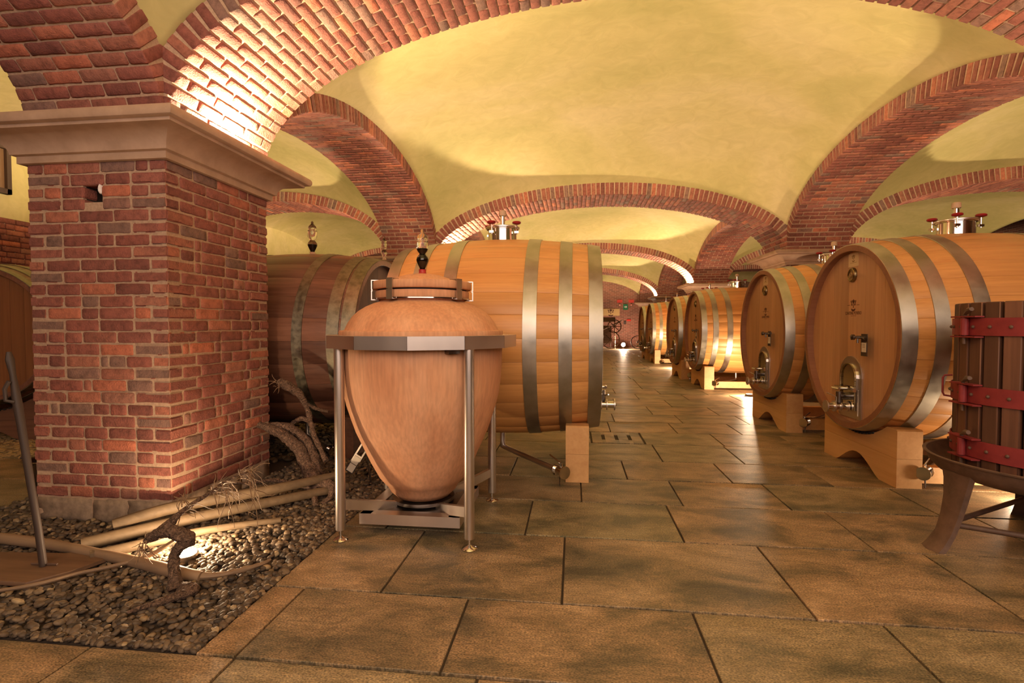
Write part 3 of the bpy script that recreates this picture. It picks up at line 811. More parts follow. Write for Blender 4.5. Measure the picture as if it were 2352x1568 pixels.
def board_meshes(mat, r, x, n=11, t=.028):
    out = []; wd = 2 * r / n
    for i in range(n):
        y0 = -r + wd * i; y1 = y0 + wd; g = .0012; poly = []
        h = lambda y: math.sqrt(max(r * r - y * y, 1e-6))
        K = 5
        for k in range(K + 1):
            y = y0 + g + (wd - 2 * g) * k / K; poly.append((y, h(y)))
        for k in range(K, -1, -1):
            y = y0 + g + (wd - 2 * g) * k / K; poly.append((y, -h(y)))
        mb = MB(); mb.prism(poly, x, x + t, 'X'); out.append(mb.mesh('head_board', mat, False))
    return out
def arch_poly(hw, z0, z1, n=12):
    p = [(-hw, z0)]
    for k in range(n + 1):
        a = PI - PI * k / n; p.append((hw * math.cos(a), z1 - hw + hw * math.sin(a)))
    p.append((hw, z0)); return p
def emblem(mb, s, x, oy=0, oz=0):
    """dark crest: a lily between two leaves over a scroll, flat print (faces -X)"""
    def P(pts):
        mb.prism([(oy - u * s, oz + v * s) for u, v in pts], x - .0012, x, 'X')
    P([(-.06, -.45), (.06, -.45), (.05, .05), (.16, .22), (.14, .42), (.0, .62), (-.14, .42), (-.16, .22), (-.05, .05)])
    for sg in (-1, 1):
        P([(sg * .28, -.02), (sg * .36, -.06), (sg * .62, .40), (sg * .50, .46), (sg * .38, .30)])
        P([(sg * .20, -.05), (sg * .26, -.18), (sg * .50, -.10), (sg * .44, .0)])
        P([(sg * .10, .30), (sg * .22, .22), (sg * .34, .46), (sg * .26, .50)])
        P([(sg * .0, -.62), (sg * .0, -.86), (sg * .22, -.84), (sg * .46, -.68), (sg * .40, -.50), (sg * .20, -.62)])
def text_obj(name, body, size, mat, parent, M, width=None, depth=.0008, **props):
    cu = bpy.data.curves.new('lettering', 'FONT'); cu.body = body; cu.size = size; cu.align_x = 'CENTER'; cu.align_y = 'CENTER'; cu.extrude = depth; cu.resolution_u = 2
    o = bpy.data.objects.new('tmp', cu); C.objects.link(o); dg = bpy.context.evaluated_depsgraph_get()
    me = bpy.data.meshes.new_from_object(o.evaluated_get(dg)); bpy.data.objects.remove(o)
    me.materials.clear(); me.materials.append(mat)
    if width:
        xs = [v.co.x for v in me.vertices]; k = width / (max(xs) - min(xs))
        for v in me.vertices: v.co.x *= k
    o = put(name, me, parent); o.matrix_local = M
    for k, v in props.items(): o[k] = v
    return o
FACE_NX = Matrix(((0, 0, -1, 0), (-1, 0, 0, 0), (0, 1, 0, 0), (0, 0, 0, 1)))   # text facing -X
def at(M, x, y, z): return Matrix.Translation((x, y, z)) @ M

def manhole(parent, x, z):
    m_ = MB(); m_.lathe([(.0, -.09), (.135, -.09), (.135, .055), (.150, .058), (.150, .066), (.0, .085)], 32, 'Z'); mh = m_.obj('manhole', CHROME, parent, (x, 0, z), angle=30)
    m_ = MB(); m_.lathe([(.155, .064), (.162, .068), (.162, .078), (.155, .082)], 32, 'Z', close=True); m_.obj('clamp_rim', STEEL, mh)
    m_ = MB(); m_.lathe([(.030, .075), (.030, .095), (.022, .10), (.022, .185), (.030, .19), (.030, .20), (0, .20)], 16, 'Z'); m_.obj('vent_neck', CHROME, mh)
    m_ = MB(); m_.lathe([(.034, .19), (.036, .20), (.034, .235), (.020, .242), (0, .242)], 16, 'Z'); m_.obj('vent_cap', BEIGECAP, mh)
    for k in range(4):
        a = PI / 4 + k * PI / 2 + .25; c, d = math.cos(a) * .165, math.sin(a) * .165
        m_ = MB(); m_.lathe([(.007, .0), (.007, .10)], 8, 'Z', (c, d, 0)); m_.box(c - .02, c + .02, d - .012, d + .012, .01, .03); m_.obj('swing_bolt', CHROME, mh)
        m_ = MB(); m_.lathe([(0, .088), (.018, .090), (.038, .098), (.042, .108), (.036, .118), (0, .12)], 14, 'Z', (c, d, 0)); m_.obj('knob', REDPL, mh)

def build_cask(label, woods, hoopmat, hoops, n=34, fittings=True, drain=-1, dy=.62, group=None, cap='manhole', dark=False, hb=None):
    t = thing('oak_cask', label, 'cask')
    zc = RB_
    sm = stave_mesh(n, woods[0])
    for k in range(n): put('stave', sm, t, (0, 0, zc), (2 * PI * k / n, 0, 0))
    m_ = MB(); rh = rad(.0)
    m_.lathe([(rh - .048, -.0005), (rh - .002, -.0005), (rh - .002, .004), (rh - .048, .004)], 72, 'X', (0, 0, 0), close=True)
    m_.lathe([(rh - .045, 0), (rh - .052, .002), (rh - .052, .07), (rh - .044, .07)], 72, 'X', close=True); m_.obj('chime', woods[2], t, (0, 0, zc), angle=30)
    for me in board_meshes(woods[1], rh - .05, .062): put('head_board', me, t, (0, 0, zc))
    m_ = MB(); m_.lathe([(0, CL - .08), (rh - .05, CL - .08), (rh - .05, CL - .05), (0, CL - .05)], 48, 'X'); m_.obj('rear_head', woods[1], t, (0, 0, zc))
    for (a, b) in hoops:
        put('hoop', hoop_mesh(a, b, hoopmat), t, (0, 0, zc)); put('hoop', hoop_mesh(CL - b, CL - a, hoopmat), t, (0, 0, zc))
    if cap == 'manhole': manhole(t, CL / 2, 2 * zc + .042)
    X = .062
    if fittings:
        Z = zc
        m_ = MB(); outer = arch_poly(.19, -.735, -.175); inner = arch_poly(.125, -.66, -.245)
        m_.prism([(y, z) for y, z in outer], X - .010, X, 'X'); fr = m_.obj('door_frame', STEEL, t, (0, 0, Z), smooth=False)
        m_ = MB(); m_.prism(inner, X - .022, X - .010, 'X'); m_.obj('door_plate', CHROME, fr, smooth=False)
        m_ = MB(); pts = [(X - .03, y, z) for y, z in inner]; m_.tube(pts, .007, 6); m_.obj('door_seal_rod', BRASS, fr)
        m_ = MB(); m_.box(X - .075, X - .05, -.18, .15, -.485, -.455); m_.tube([(X - .03, 0, -.47), (X - .13, 0, -.47)], .016, 10); m_.tube([(X - .13, -.06, -.47), (X - .13, .06, -.47)], .013, 8)
        m_.tube([(X - .02, -.16, -.47), (X - .02, -.16, -.70)], .006, 6); m_.obj('door_clamp', CHROME, t, (0, 0, Z))
        m_ = MB(); m_.tube([(X - .02, 0, -.54), (X - .10, 0, -.54)], .035, 12); m_.tube([(X - .1, .0, -.50), (X - .1, 0, -.60)], .028, 12); m_.obj('gauge_body', DARKSTEEL, t, (0, 0, Z))
        m_ = MB(); m_.tube([(X, 0, -.635), (X - .21, 0, -.635)], .032, 16); m_.obj('outlet_pipe', CHROME, t, (0, 0, Z))
        tp = [o for o in t.children if o.name.startswith('outlet_pipe')][-1]
        for xx, r_ in ((X - .04, .05), (X - .10, .045), (X - .15, .050), (X - .22, .054)):
            m_ = MB(); m_.lathe([(0, xx), (r_, xx), (r_, xx + .012), (0, xx + .012)], 20, 'X', (0, 0, -.635)); m_.obj('flange', STEEL, tp)
        m_ = MB(); m_.tube([(X - .125, 0, -.60), (X - .125, 0, -.545)], .008, 8); m_.tube([(X - .125, 0, -.55), (X - .15, .13, -.525)], .006, 8); m_.obj('lever', CHROME, tp)
        m_ = MB(); m_.lathe([(0, X - .02), (.062, X - .02), (.066, X - .012), (.066, X), (0, X)], 28, 'X', (0, .0, .56)); m_.lathe([(.046, X - .021), (.052, X - .026), (.058, X - .021)], 28, 'X', (0, .0, .56)); m_.lathe([(0, X - .026), (.02, X - .026), (.026, X - .02)], 16, 'X', (0, 0, .56))
        m_.obj('medallion', BRASS, t, (0, 0, Z))
        m_ = MB(); m_.box(X - .002, X, -.085, .085, .635, .755); lb = m_.obj('paper_label', PAPER, t, (0, 0, Z), smooth=False, label='cream paper label')
        m_ = MB(); emblem(m_, .045, X - .0022, 0, .715); m_.box(X - .0032, X - .002, -.055, .055, .668, .671); m_.obj('printed_crest', GREYINK, lb, smooth=False)
        m_ = MB(); emblem(m_, .075, X, -.01, .295)
        for sg in (-1, 1): m_.box(X - .001, X, -.01 + sg * .055, -.01 + sg * .10, .285, .289)
        m_.box(X - .001, X, -.06, .03, .188, .191)
        m_.obj('crest', INK, t, (0, 0, Z), smooth=False)
        text_obj('lettering', 'CANTINE POVERO', .042, INK, t, at(FACE_NX, X - .0002, -.01, Z + .213), .27)
        m_ = MB(); m_.box(X - .05, X - .045, -.34, -.245, -.16, .03); sp = m_.obj('name_plate', DARKSTEEL, t, (0, 0, Z), smooth=False)
        m_ = MB(); m_.box(X - .052, X - .050, -.327, -.258, -.125, -.045); m_.obj('tag', WHITEP, sp, smooth=False)
        m_ = MB()
        for zz in (-.06, -.072, -.084): m_.box(X - .053, X - .052, -.312, -.273, zz - .002, zz + .002)
        m_.obj('tag_print', GREYINK, sp, smooth=False)
        m_ = MB(); m_.tube([(X, -.23, .0), (X - .09, -.23, .0)], .014, 10); m_.lathe([(0, X - .125), (.024, X - .12), (.026, X - .10), (0, X - .09)], 14, 'X', (0, -.23, 0)); m_.tube([(X - .05, -.30, -.01), (X - .05, -.2, .004)], .009, 8); m_.tube([(X - .07, -.23, 0), (X - .07, -.23, -.05)], .008, 8)
        m_.obj('sampling_tap', DARKSTEEL, t, (0, 0, Z))
    if drain:
        sg = drain; zf = -(hb if hb is not None else (1.2 - RB_))
        pts = smooth_path([(CL / 2, 0, .02), (CL / 2, 0, zf + .17), (CL / 2 - .06, sg * .06, zf + .14), (.30, sg * dy, zf + .13)], 4)
        m_ = MB(); m_.tube(pts, .024, 12); dp = m_.obj('drain_pipe', STEEL, t)
        d = Vector((.30 - (CL / 2 - .06), sg * (dy - .06), 0)).normalized(); e = Vector((.30, sg * dy, zf + .13))
        m_ = MB(); m_.tube([e - d * .11, e - d * .10], .048, 18); m_.tube([e - d * .10, e], .034, 16); m_.obj('valve_body', CHROME, dp)
        m_ = MB(); m_.tube([e, e + d * .012], .052, 22); m_.obj('end_cap', CHROME, dp)
        m_ = MB(); u = Vector((0, 0, 1)); m_.tube([e - d * .04, e - d * .04 + u * .07], .010, 8); m_.tube([e - d * .05 + u * .068, e - d * .20 + u * .10], .007, 8); m_.obj('lever', CHROME, dp)
        m_ = MB(); m_.tube([e - d * .06 - u * .03, e - d * .06 - u * .125], .006, 6); m_.obj('prop', DARKSTEEL, dp)
    return t
HOOPS_R = [(.0, .105), (.215, .315), (.475, .58)]
HOOPS_Y = [(.0, .11), (.24, .345), (.515, .625)]
def cradle(label, x0, yc, zc, rot=0.0, mats=(PINE, PINEV), long_=True, hgt=.47, half=.60, scale=1.0):
    """two beams across the cask, hollowed to its curve, joined by rails; local x along the cask"""
    t = thing('cask_cradle', label, 'cradle', (x0, yc, 0), (0, 0, rot)); 
    for bi, xx in enumerate((.115, CL - .115 - .19)):
        R = rad(xx + .095) + .008; poly = []
        c = zc; yl = math.sqrt(max(R * R - (c - hgt) ** 2, 0)); yl = min(yl, half - .06)
        # outline, counter-clockwise from the near foot
        poly += [(-half, 0)]
        aw, ah = .36, .155
        poly += [(-aw, 0)]
        for k in range(1, 12):
            u = -aw + 2 * aw * k / 12; poly.append((u, ah * (math.cos(PI * u / (2 * aw)) ** 1.3)))
        poly += [(aw, 0), (half, 0), (half, hgt - .012), (half - .012, hgt)]
        for k in range(13):
            y = yl - 2 * yl * k / 12; poly.append((y, min(hgt, c - math.sqrt(R * R - y * y))))
        poly += [(-half + .012, hgt), (-half, hgt - .012)]
        cutz = .235
        low = [(y, z) for y, z in poly]
        def clip(poly, keep_low):
            out = []; n = len(poly)
            for i in range(n):
                a, b = poly[i], poly[(i + 1) % n]; ia = (a[1] <= cutz) == keep_low; ib = (b[1] <= cutz) == keep_low
                if ia: out.append(a)
                if ia != ib:
                    k = (cutz - a[1]) / (b[1] - a[1]); out.append((a[0] + (b[0] - a[0]) * k, cutz + (-.0008 if keep_low else .0008)))
            return out
        for kl in (True, False):
            m_ = MB(); m_.prism(clip(poly, kl), xx, xx + .19, 'X'); m_.obj('beam', mats[0], t, smooth=False)
        if bi == 0:
            for k in range(-5, 6):
                a = k * .062; y = R * math.sin(a); z = c - (R - .002) * math.cos(a)
                m_ = MB(); m_.box(-.012, .04, -.014, .014, -.010, .006, Matrix.Translation((xx, y, z)) @ Matrix.Rotation(a, 4, 'X')); m_.obj('rubber_pad', RUBBER, t, smooth=False)
    for sy in ((-1, 1) if rot == 0 else ()):
        m_ = MB(); m_.box(.115 + .19, CL - .115 - .19, sy * .5 - .04, sy * .5 + .04, .03, .16); m_.obj('rail', mats[0], t, smooth=False)
    return t

WR = (OAK, OAKHEAD, OAKRIM)
cask = build_cask('nearest big oak cask right of the aisle, its head beside the wine press', WR, HOOP, HOOPS_R, group='x')
casks = [(2.45, 5.05, 1.2, 1.0, None), (2.45, 7.22, 1.2, 1.0, 'second oak cask right of the aisle, just behind the nearest one'),
         (2.52, 11.50, 1.2, 1.0, 'third oak cask right of the aisle, its hoops gleaming from a floor lamp'), (2.46, 13.50, 1.18, 1.0, 'fourth oak cask right of the aisle, shaded side towards us'),
         (2.62, 18.70, 1.19, 1.05, 'fifth oak cask right of the aisle, lit on two hoops'), (2.60, 20.75, 1.17, 1.05, 'sixth and last oak cask of the row, beside the bicycle wheel')]
root0 = cask
CN = ['under the nearest right-hand cask', 'under the second right-hand cask', 'under the third right-hand cask', 'under the fourth right-hand cask', 'under the fifth right-hand cask', 'under the last right-hand cask']
allc = []
for i, (x, y, z, s, lab) in enumerate(casks):
    o = root0 if i == 0 else copy_tree(root0)
    if lab: o['label'] = lab
    o['group'] = 'oak casks in a row right of the aisle'; allc.append(o)
for i, (x, y, z, s, lab) in enumerate(casks):
    allc[i].location = (x, y, z - RB_ * s); allc[i].scale = (s, s, s)
    c_ = cradle('pine cradle with an arched foot, ' + CN[i], x, y, z, 0.0); c_['group'] = 'pine cradles under the right-hand casks'
    if s != 1.0: c_.location.x = x; 
# pale cask left of the aisle
yc_ = build_cask('large pale oak cask lying just behind the amphora', WR, HOOP, HOOPS_Y, n=30, drain=1, dy=.78)
yc_.location = (.225, 4.90, 1.2 - RB_); yc_.rotation_euler = (0, 0, PI)
cradle('pine cradle under the pale cask behind the amphora', .240, 4.90, 1.2, PI)
# dark old cask
OW = (DARKOAK, DARKOAKH, DARKOAK)
dk = build_cask('old dark oak cask with tarnished hoops, between the big pillar and the pale cask', OW, OLDHOOP, [(.0, .12), (.14, .25), (.47, .565)], n=26, fittings=False, drain=1, cap='none')
dk.location = (-1.98, 5.32, 1.16 - RB_); dk.rotation_euler = (0, 0, PI)
cradle('dark beam cradle under the old dark cask', -1.98, 5.32, 1.16, PI, (DARKPINE, DARKPINE), hgt=.42)
# reddish cask seen at the left edge
rd = build_cask('reddish oak cask showing its head at the left edge, behind the big pillar', (DARKOAK, REDOAK, DARKOAK), OLDHOOP, HOOPS_R, n=26, fittings=False, drain=0, cap='none')
rd.location = (-6.50, 4.90, 1.2 - RB_ * .92); rd.rotation_euler = (0, 0, math.radians(110)); rd.scale = (.92, .92, .92)
cradle('dark beam cradle under the reddish cask at the left edge', -6.50, 4.90, 1.2, math.radians(110), (DARKPINE, DARKPINE), half=.78)
m_ = MB(); m_.tube([(0, 0, 0), (-.0, -.09, 0)], .016, 10); m_.box(-.03, .03, -.10, -.09, -.13, .01)
o = m_.obj('cask_tag', WHITEP, rd); o.matrix_local = Matrix.Translation((-.03, -.15, RB_ - .05))

# ------------------------------------------------------------------ glass airlocks
def airlock(x, y, z, s, label, wine=True):
    t = thing('glass_airlock', label, 'airlock', (x, y, z)); t.scale = (s, s, s)
    g = MB(); g.lathe([(.022, .03), (.022, .045), (.034, .07), (.047, .10), (.050, .115), (.045, .135), (.030, .155), (.024, .162), (.026, .168), (.040, .185), (.047, .205), (.047, .262), (.047, .266), (.040, .268), (.042, .28), (.044, .295), (.036, .315), (.020, .33), (.013, .34), (.013, .358), (.006, .366), (0, .368)], 24)
    gl = g.obj('bulb', GLASS, t, angle=80)
    if wine:
        g = MB(); g.lathe([(0, .031), (.0205, .031), (.0205, .046), (.0325, .071), (.0455, .10), (.0485, .115), (.0435, .134), (.0285, .155), (.0225, .162), (.0245, .168), (.0385, .186), (.0455, .205), (0, .206)] if wine == 'full' else [(0, .031), (.0205, .031), (.0205, .046), (.0325, .071), (.0455, .10), (.0485, .115), (0, .116)], 24); g.obj('wine', WINE, t)
    g = MB(); g.lathe([(.031, 0), (.033, .004), (.029, .012), (.029, .030), (.031, .036), (0, .036)], 20); g.obj('stopper', REDBUNG if wine == 'full' else BEIGECAP, t)
    return t
airlock(-1.0, 3.36, 1.644, .81, 'glass airlock with dark wine on top of the amphora', 'full')
airlock(-2.80, 5.32, 2.055, 1.0, 'glass airlock half full of dark wine on the old dark cask', 'half')
airlock(-2.97, 7.9, 2.33, 1.0, 'small clear glass airlock seen just above the dark cask, by its right end', None)
d2 = build_cask('second old dark cask, mostly hidden behind the first dark one', OW, OLDHOOP, [(.0, .12), (.3, .4)], n=20, fittings=False, drain=0, cap='none')
d2.location = (-2.07, 7.9, 1.4 - RB_); d2.rotation_euler = (0, 0, PI)
cradle('dark beam cradle under the hidden second dark cask', -2.07, 7.9, 1.4, PI, (DARKPINE, DARKPINE), hgt=.6)

# ================================================================== amphora
am = thing('terracotta_amphora', 'large terracotta wine amphora hung in a twelve-sided steel stand', 'amphora', (-1.0, 3.36, 0))
m_ = MB(); m_.lathe([(0, .168), (.13, .168), (.175, .176), (.215, .215), (.243, .262), (.252, .268), (.29, .315), (.345, .42), (.39, .52), (.435, .62), (.462, .70), (.49, .79), (.508, .87), (.520, .96), (.526, 1.05), (.528, 1.15), (.530, 1.21), (.533, 1.235), (.533, 1.262), (.528, 1.27), (.500, 1.272), (.494, 1.285), (.478, 1.32), (.450, 1.36), (.412, 1.395), (.366, 1.424), (.315, 1.447), (.284, 1.457), (.276, 1.462), (.276, 1.474), (0, 1.474)], 96)
m_.obj('body', TERRA, am, angle=50)
m_ = MB(); m_.lathe([(0, 1.475), (.302, 1.475), (.306, 1.482), (.306, 1.519), (.300, 1.525), (0, 1.525)], 72); m_.obj('neck_flange', TERRA, am)
m_ = MB(); m_.lathe([(0, 1.535), (.316, 1.535), (.321, 1.540), (.321, 1.580), (.316, 1.586), (.222, 1.594), (.18, 1.612), (.12, 1.632), (.06, 1.642), (0, 1.645)], 72); m_.obj('lid', TERRA, am, angle=50)
m_ = MB(); m_.lathe([(0, 1.525), (.29, 1.525), (.29, 1.535), (0, 1.535)], 48); m_.obj('seal', RUBBER, am)
m_ = MB(); m_.lathe([(.300, 1.468), (.311, 1.470), (.311, 1.477), (.300, 1.477)], 72, close=True); m_.obj('band', CHROME, am)
for phi in (-80, -37, 43, 86, 130, 172, 215, 245):
    a = math.radians(-73.4 + phi); M = Matrix.Rotation(a, 4, 'Z')
    m_ = MB(); m_.box(.285, .335, -.023, .023, 1.464, 1.470, M); m_.box(.328, .334, -.023, .023, 1.464, 1.526, M); m_.box(.328, .334, -.023, .023, 1.530, 1.592, M); m_.box(.27, .334, -.023, .023, 1.588, 1.594, M)
    m_.box(.324, .330, -.015, .015, 1.52, 1.535, M); m_.obj('clamp', STEEL, am, smooth=False)
st = thing('amphora_stand', 'brushed steel four-legged stand with a twelve-sided collar holding the amphora', 'stand', (-1.0, 3.36, 0))
for k in range(12):
    a0 = math.radians(-73.4 - 8 + 30 * k); a1 = a0 + PI / 6; Ro, Ri = .622, .538; g = .0012
    p = [(Ro * math.cos(a0) , Ro * math.sin(a0)), (Ro * math.cos(a1), Ro * math.sin(a1)), (Ri * math.cos(a1), Ri * math.sin(a1)), (Ri * math.cos(a0), Ri * math.sin(a0))]
    def inset(i, j, t): return (p[i][0] + (p[j][0] - p[i][0]) * t, p[i][1] + (p[j][1] - p[i][1]) * t)
    t_ = .004
    q = [inset(0, 1, t_), inset(1, 0, t_), inset(2, 3, t_), inset(3, 2, t_)]
    m_ = MB(); m_.prism(q, 1.234, 1.242, 'Z')
    qo = [q[0], q[1], tuple(c * .985 for c in q[1]), tuple(c * .985 for c in q[0])]; m_.prism(qo, 1.165, 1.234, 'Z'); m_.obj('collar_segment', STEEL, st, smooth=False)
for (lx, ly) in ((-.402, -.394), (.400, -.430), (.400, .412), (-.402, .412)):
    m_ = MB(); m_.lathe([(0, .065), (.029, .065), (.030, .07), (.030, 1.164), (0, 1.164)], 24, 'Z', (lx, ly, 0)); lg = m_.obj('leg', STEEL, st)
    m_ = MB(); m_.lathe([(0, .0), (.043, .0), (.045, .006), (.040, .013), (.016, .022), (.009, .028), (.009, .066), (0, .066)], 24, 'Z', (lx, ly, 0)); m_.obj('levelling_foot', CHROME, lg)
    d = Vector((-lx, -ly, 0)).normalized(); a = math.atan2(d.y, d.x); ln = math.hypot(lx, ly)
    M = Matrix.Translation((lx, ly, 0)) @ Matrix.Rotation(a, 4, 'Z')
    m_ = MB(); m_.add([(.026, -.016, .185), (.026, .016, .185), (ln - .20, .016, .10), (ln - .20, -.016, .10), (.026, -.016, .245), (.026, .016, .245), (ln - .20, .016, .165), (ln - .20, -.016, .165)], [(0, 1, 2, 3), (4, 7, 6, 5), (0, 4, 5, 1), (1, 5, 6, 2), (2, 6, 7, 3), (3, 7, 4, 0)], M)
    m_.obj('brace', STEEL, st, smooth=False)
m_ = MB(); m_.lathe([(.10, .145), (.205, .145), (.205, .166), (.10, .166)], 40, close=True); m_.obj('base_ring', DARKSTEEL, st, angle=30)
h_ = .315
for k in range(4):
    M = Matrix.Rotation(k * PI / 2, 4, 'Z')
    m_ = MB(); m_.box(-h_, h_, -h_ - .003, -h_ + .003, .075, .14, M); m_.box(-h_ + .002, h_ - .002, -h_ + .003, -h_ + .07, .134, .14, M); m_.obj('tray_rail', STEEL, st, smooth=False)
m_ = MB(); m_.box(-h_ + .004, h_ - .004, -h_ + .004, h_ - .004, .128, .132); m_.obj('tray_plate', DARKSTEEL, st, smooth=False)
m_ = MB(); m_.prism([(-.05, 0), (.05, 0), (.0, -.06)], 1.14, 1.16, 'Z', Matrix.Translation((.30, -.44, 0))); m_.obj('gusset', DARKSTEEL, st, smooth=False)

# tag hanging on the drain of the dark cask
tg = thing('hanging_tag', 'grey plastic holder with two white tags hanging low behind the left amphora leg', 'tag', (-1.75, 4.0, 0), (0, 0, .1)); 
M = Matrix.Translation((0, 0, .215)) @ Matrix.Rotation(math.radians(32), 4, 'Y')
m_ = MB(); m_.box(-.035, .035, -.004, .004, -.12, .04, M); m_.box(-.035, -.022, -.004, .004, .04, .14, M); m_.box(.022, .035, -.004, .004, .04, .14, M); m_.obj('holder', DARKSTEEL, tg, smooth=False)
for za, zb in ((-.112, -.046), (-.040, .026)):
    m_ = MB(); m_.box(-.028, .028, -.006, -.004, za, zb, M); w_ = m_.obj('white_tag', WHITEP, tg, smooth=False)
m_ = MB(); m_.tube([(.08, 0, .33), (.10, .02, .10), (.11, .03, .0)], .008, 6); m_.obj('hook_rod', DARKSTEEL, tg)

# ================================================================== wine press
PX, PYY, PR = 2.76, 3.30, .462
pr_ = thing('wine_press', 'old basket wine press of dark slats with red iron hoops at the right edge', 'press', (PX, PYY, 0))
ns = 30
m_ = MB(); m_.box(-.017, .015, -.040, .040, .43, 1.435); sme = bevelled(m_, 'slat', SLAT, .004)
m_ = MB(); m_.lathe([(0, 1.27), (PR - .035, 1.27), (PR - .035, 1.33), (0, 1.33)], 40); m_.obj('light_block_board', PLATEWOOD, pr_, angle=30)  # unseen board, added to stop light showing through the slat gaps
m_ = MB(); m_.lathe([(0, .41), (.035, .41), (.035, 1.425), (0, 1.43)], 16); m_.obj('screw', RUST, pr_)
for k in range(ns):
    a = 2 * PI * k / ns + .05; put('slat', sme, pr_, (PR * math.cos(a) * .985, PR * math.sin(a) * .985, 0), (0, 0, a))
for (z0, z1, nm) in ((1.245, 1.345, 1), (.855, .955, 2), (.545, .645, 3)):
    ro = PR + .012; m_ = MB(); m_.lathe([(ro, z0), (ro + .007, z0), (ro + .007, z1), (ro, z1)], 72, close=True); hp = m_.obj('iron_hoop', REDIRON, pr_, angle=30)
    m_ = MB(); m_.lathe([(0, ro + .006), (.009, ro + .006), (.010, ro + .012), (.005, ro + .018), (0, ro + .019)], 8, 'X', (0, 0, 0)); rv = m_.mesh('rivet', RUST)
    for k in range(ns):
        a = 2 * PI * k / ns + .05; put('rivet', rv, hp, (0, 0, (z0 + z1) / 2), (0, 0, a))
    # hinge with flange plates and a drop pin on the side towards the camera
    a = math.radians(178); M = Matrix.Rotation(a, 4, 'Z')
    m_ = MB()
    for zz in (z0 - .012, z1 + .004): m_.box(ro - .01, ro + .038, -.10, .10, zz, zz + .008, M)
    m_.lathe([(.018, z0), (.020, z0 + .002), (.020, z1 - .002), (.018, z1)], 12, 'Z', (ro + .026, 0, 0), M=M); m_.obj('hinge', REDIRON, hp, smooth=False)
    m_ = MB(); m_.tube([(ro + .026, 0, z0 - .05), (ro + .026, 0, z1 + .02), (ro + .05, .07, z1 + .045), (ro + .055, .10, z1 + .05)], [.009, .009, .016, .012], 8, .08, M); m_.obj('drop_pin', RUST, hp)
a = math.radians(150); M = Matrix.Rotation(a, 4, 'Z')
m_ = MB(); m_.tube([(PR + .012, 0, .86), (PR + .05, 0, .865), (PR + .058, 0, .885), (PR + .058, 0, .975), (PR + .05, 0, .99), (PR + .012, 0, .995)], .006, 8, M=M); m_.obj('handle', REDIRON, pr_)
prof = [(0, .40), (.47, .40), (.545, .425), (.585, .47), (.600, .515), (.612, .518), (.614, .526), (.606, .530), (.594, .527), (.578, .48), (.538, .437), (.46, .413), (0, .413)]
m_ = MB(); m_.lathe(prof, 72); m_.obj('basin', RUST, pr_, angle=35)
for k, dg in enumerate((183, 303, 63)):
    a = math.radians(dg); M = Matrix.Rotation(a, 4, 'Z'); vs, fs = [], []
    sec = [(.685, 0, .075, .026), (.655, .035, .072, .024), (.615, .10, .066, .02), (.585, .20, .072, .02), (.565, .30, .082, .02), (.555, .40, .10, .02), (.552, .455, .12, .016)]
    for (x, z, hw, th) in sec:
        vs += [(x - th, -hw, z), (x + th * .2, -hw * .9, z), (x + th, 0, z), (x + th * .2, hw * .9, z), (x - th, hw, z), (x - th * .4, 0, z)]
    for i in range(len(sec) - 1):
        for q in range(6):
            q2 = (q + 1) % 6; fs.append((i * 6 + q, i * 6 + q2, (i + 1) * 6 + q2, (i + 1) * 6 + q))
    fs.append(tuple(range(5, -1, -1))); fs.append(tuple((len(sec) - 1) * 6 + q for q in range(6)))
    m_ = MB(); m_.add(vs, fs, M); m_.obj('leg', RUST, pr_, angle=50)
ends = [Vector((.60 * math.cos(math.radians(d)), .60 * math.sin(math.radians(d)), .15)) for d in (183, 303, 63)]
for i in range(3):
    m_ = MB(); m_.tube([ends[i], ends[(i + 1) % 3]], .016, 10); m_.tube([ends[i] + Vector((0, 0, -.0)), ends[i] * .97], .03, 12); m_.obj('stretcher', RUST, pr_)
m_ = MB(); m_.box(.0, .52, -.62, -.585, .34, .385); m_.obj('spout_bracket', RUST, pr_, smooth=False)
bar = MB(); bar.tube([(PX - .235, PYY - .13, 1.452), (PX + .30, PYY + .02, 1.456)], .024, 10, .04); o = bar.obj('press_bar', SLAT); o['label'] = 'round wooden bar lying across the top of the wine press'; o['category'] = 'bar'
m_ = MB(); m_.box(-.075, .075, -.022, .022, -.022, .022, Matrix.Translation((PX - .115, PYY - .0, 1.505)) @ Matrix.Rotation(.45, 4, 'Z') @ Matrix.Rotation(.5, 4, 'Y')); m_.box(-.045, .08, -.02, .02, -.022, .01, Matrix.Translation((PX - .02, PYY + .03, 1.46)))
o = put('wooden_block', bevelled(m_, 'wooden_block', SLAT, .006)); o['label'] = 'short tilted wooden wedge on top of the wine press'; o['category'] = 'block'

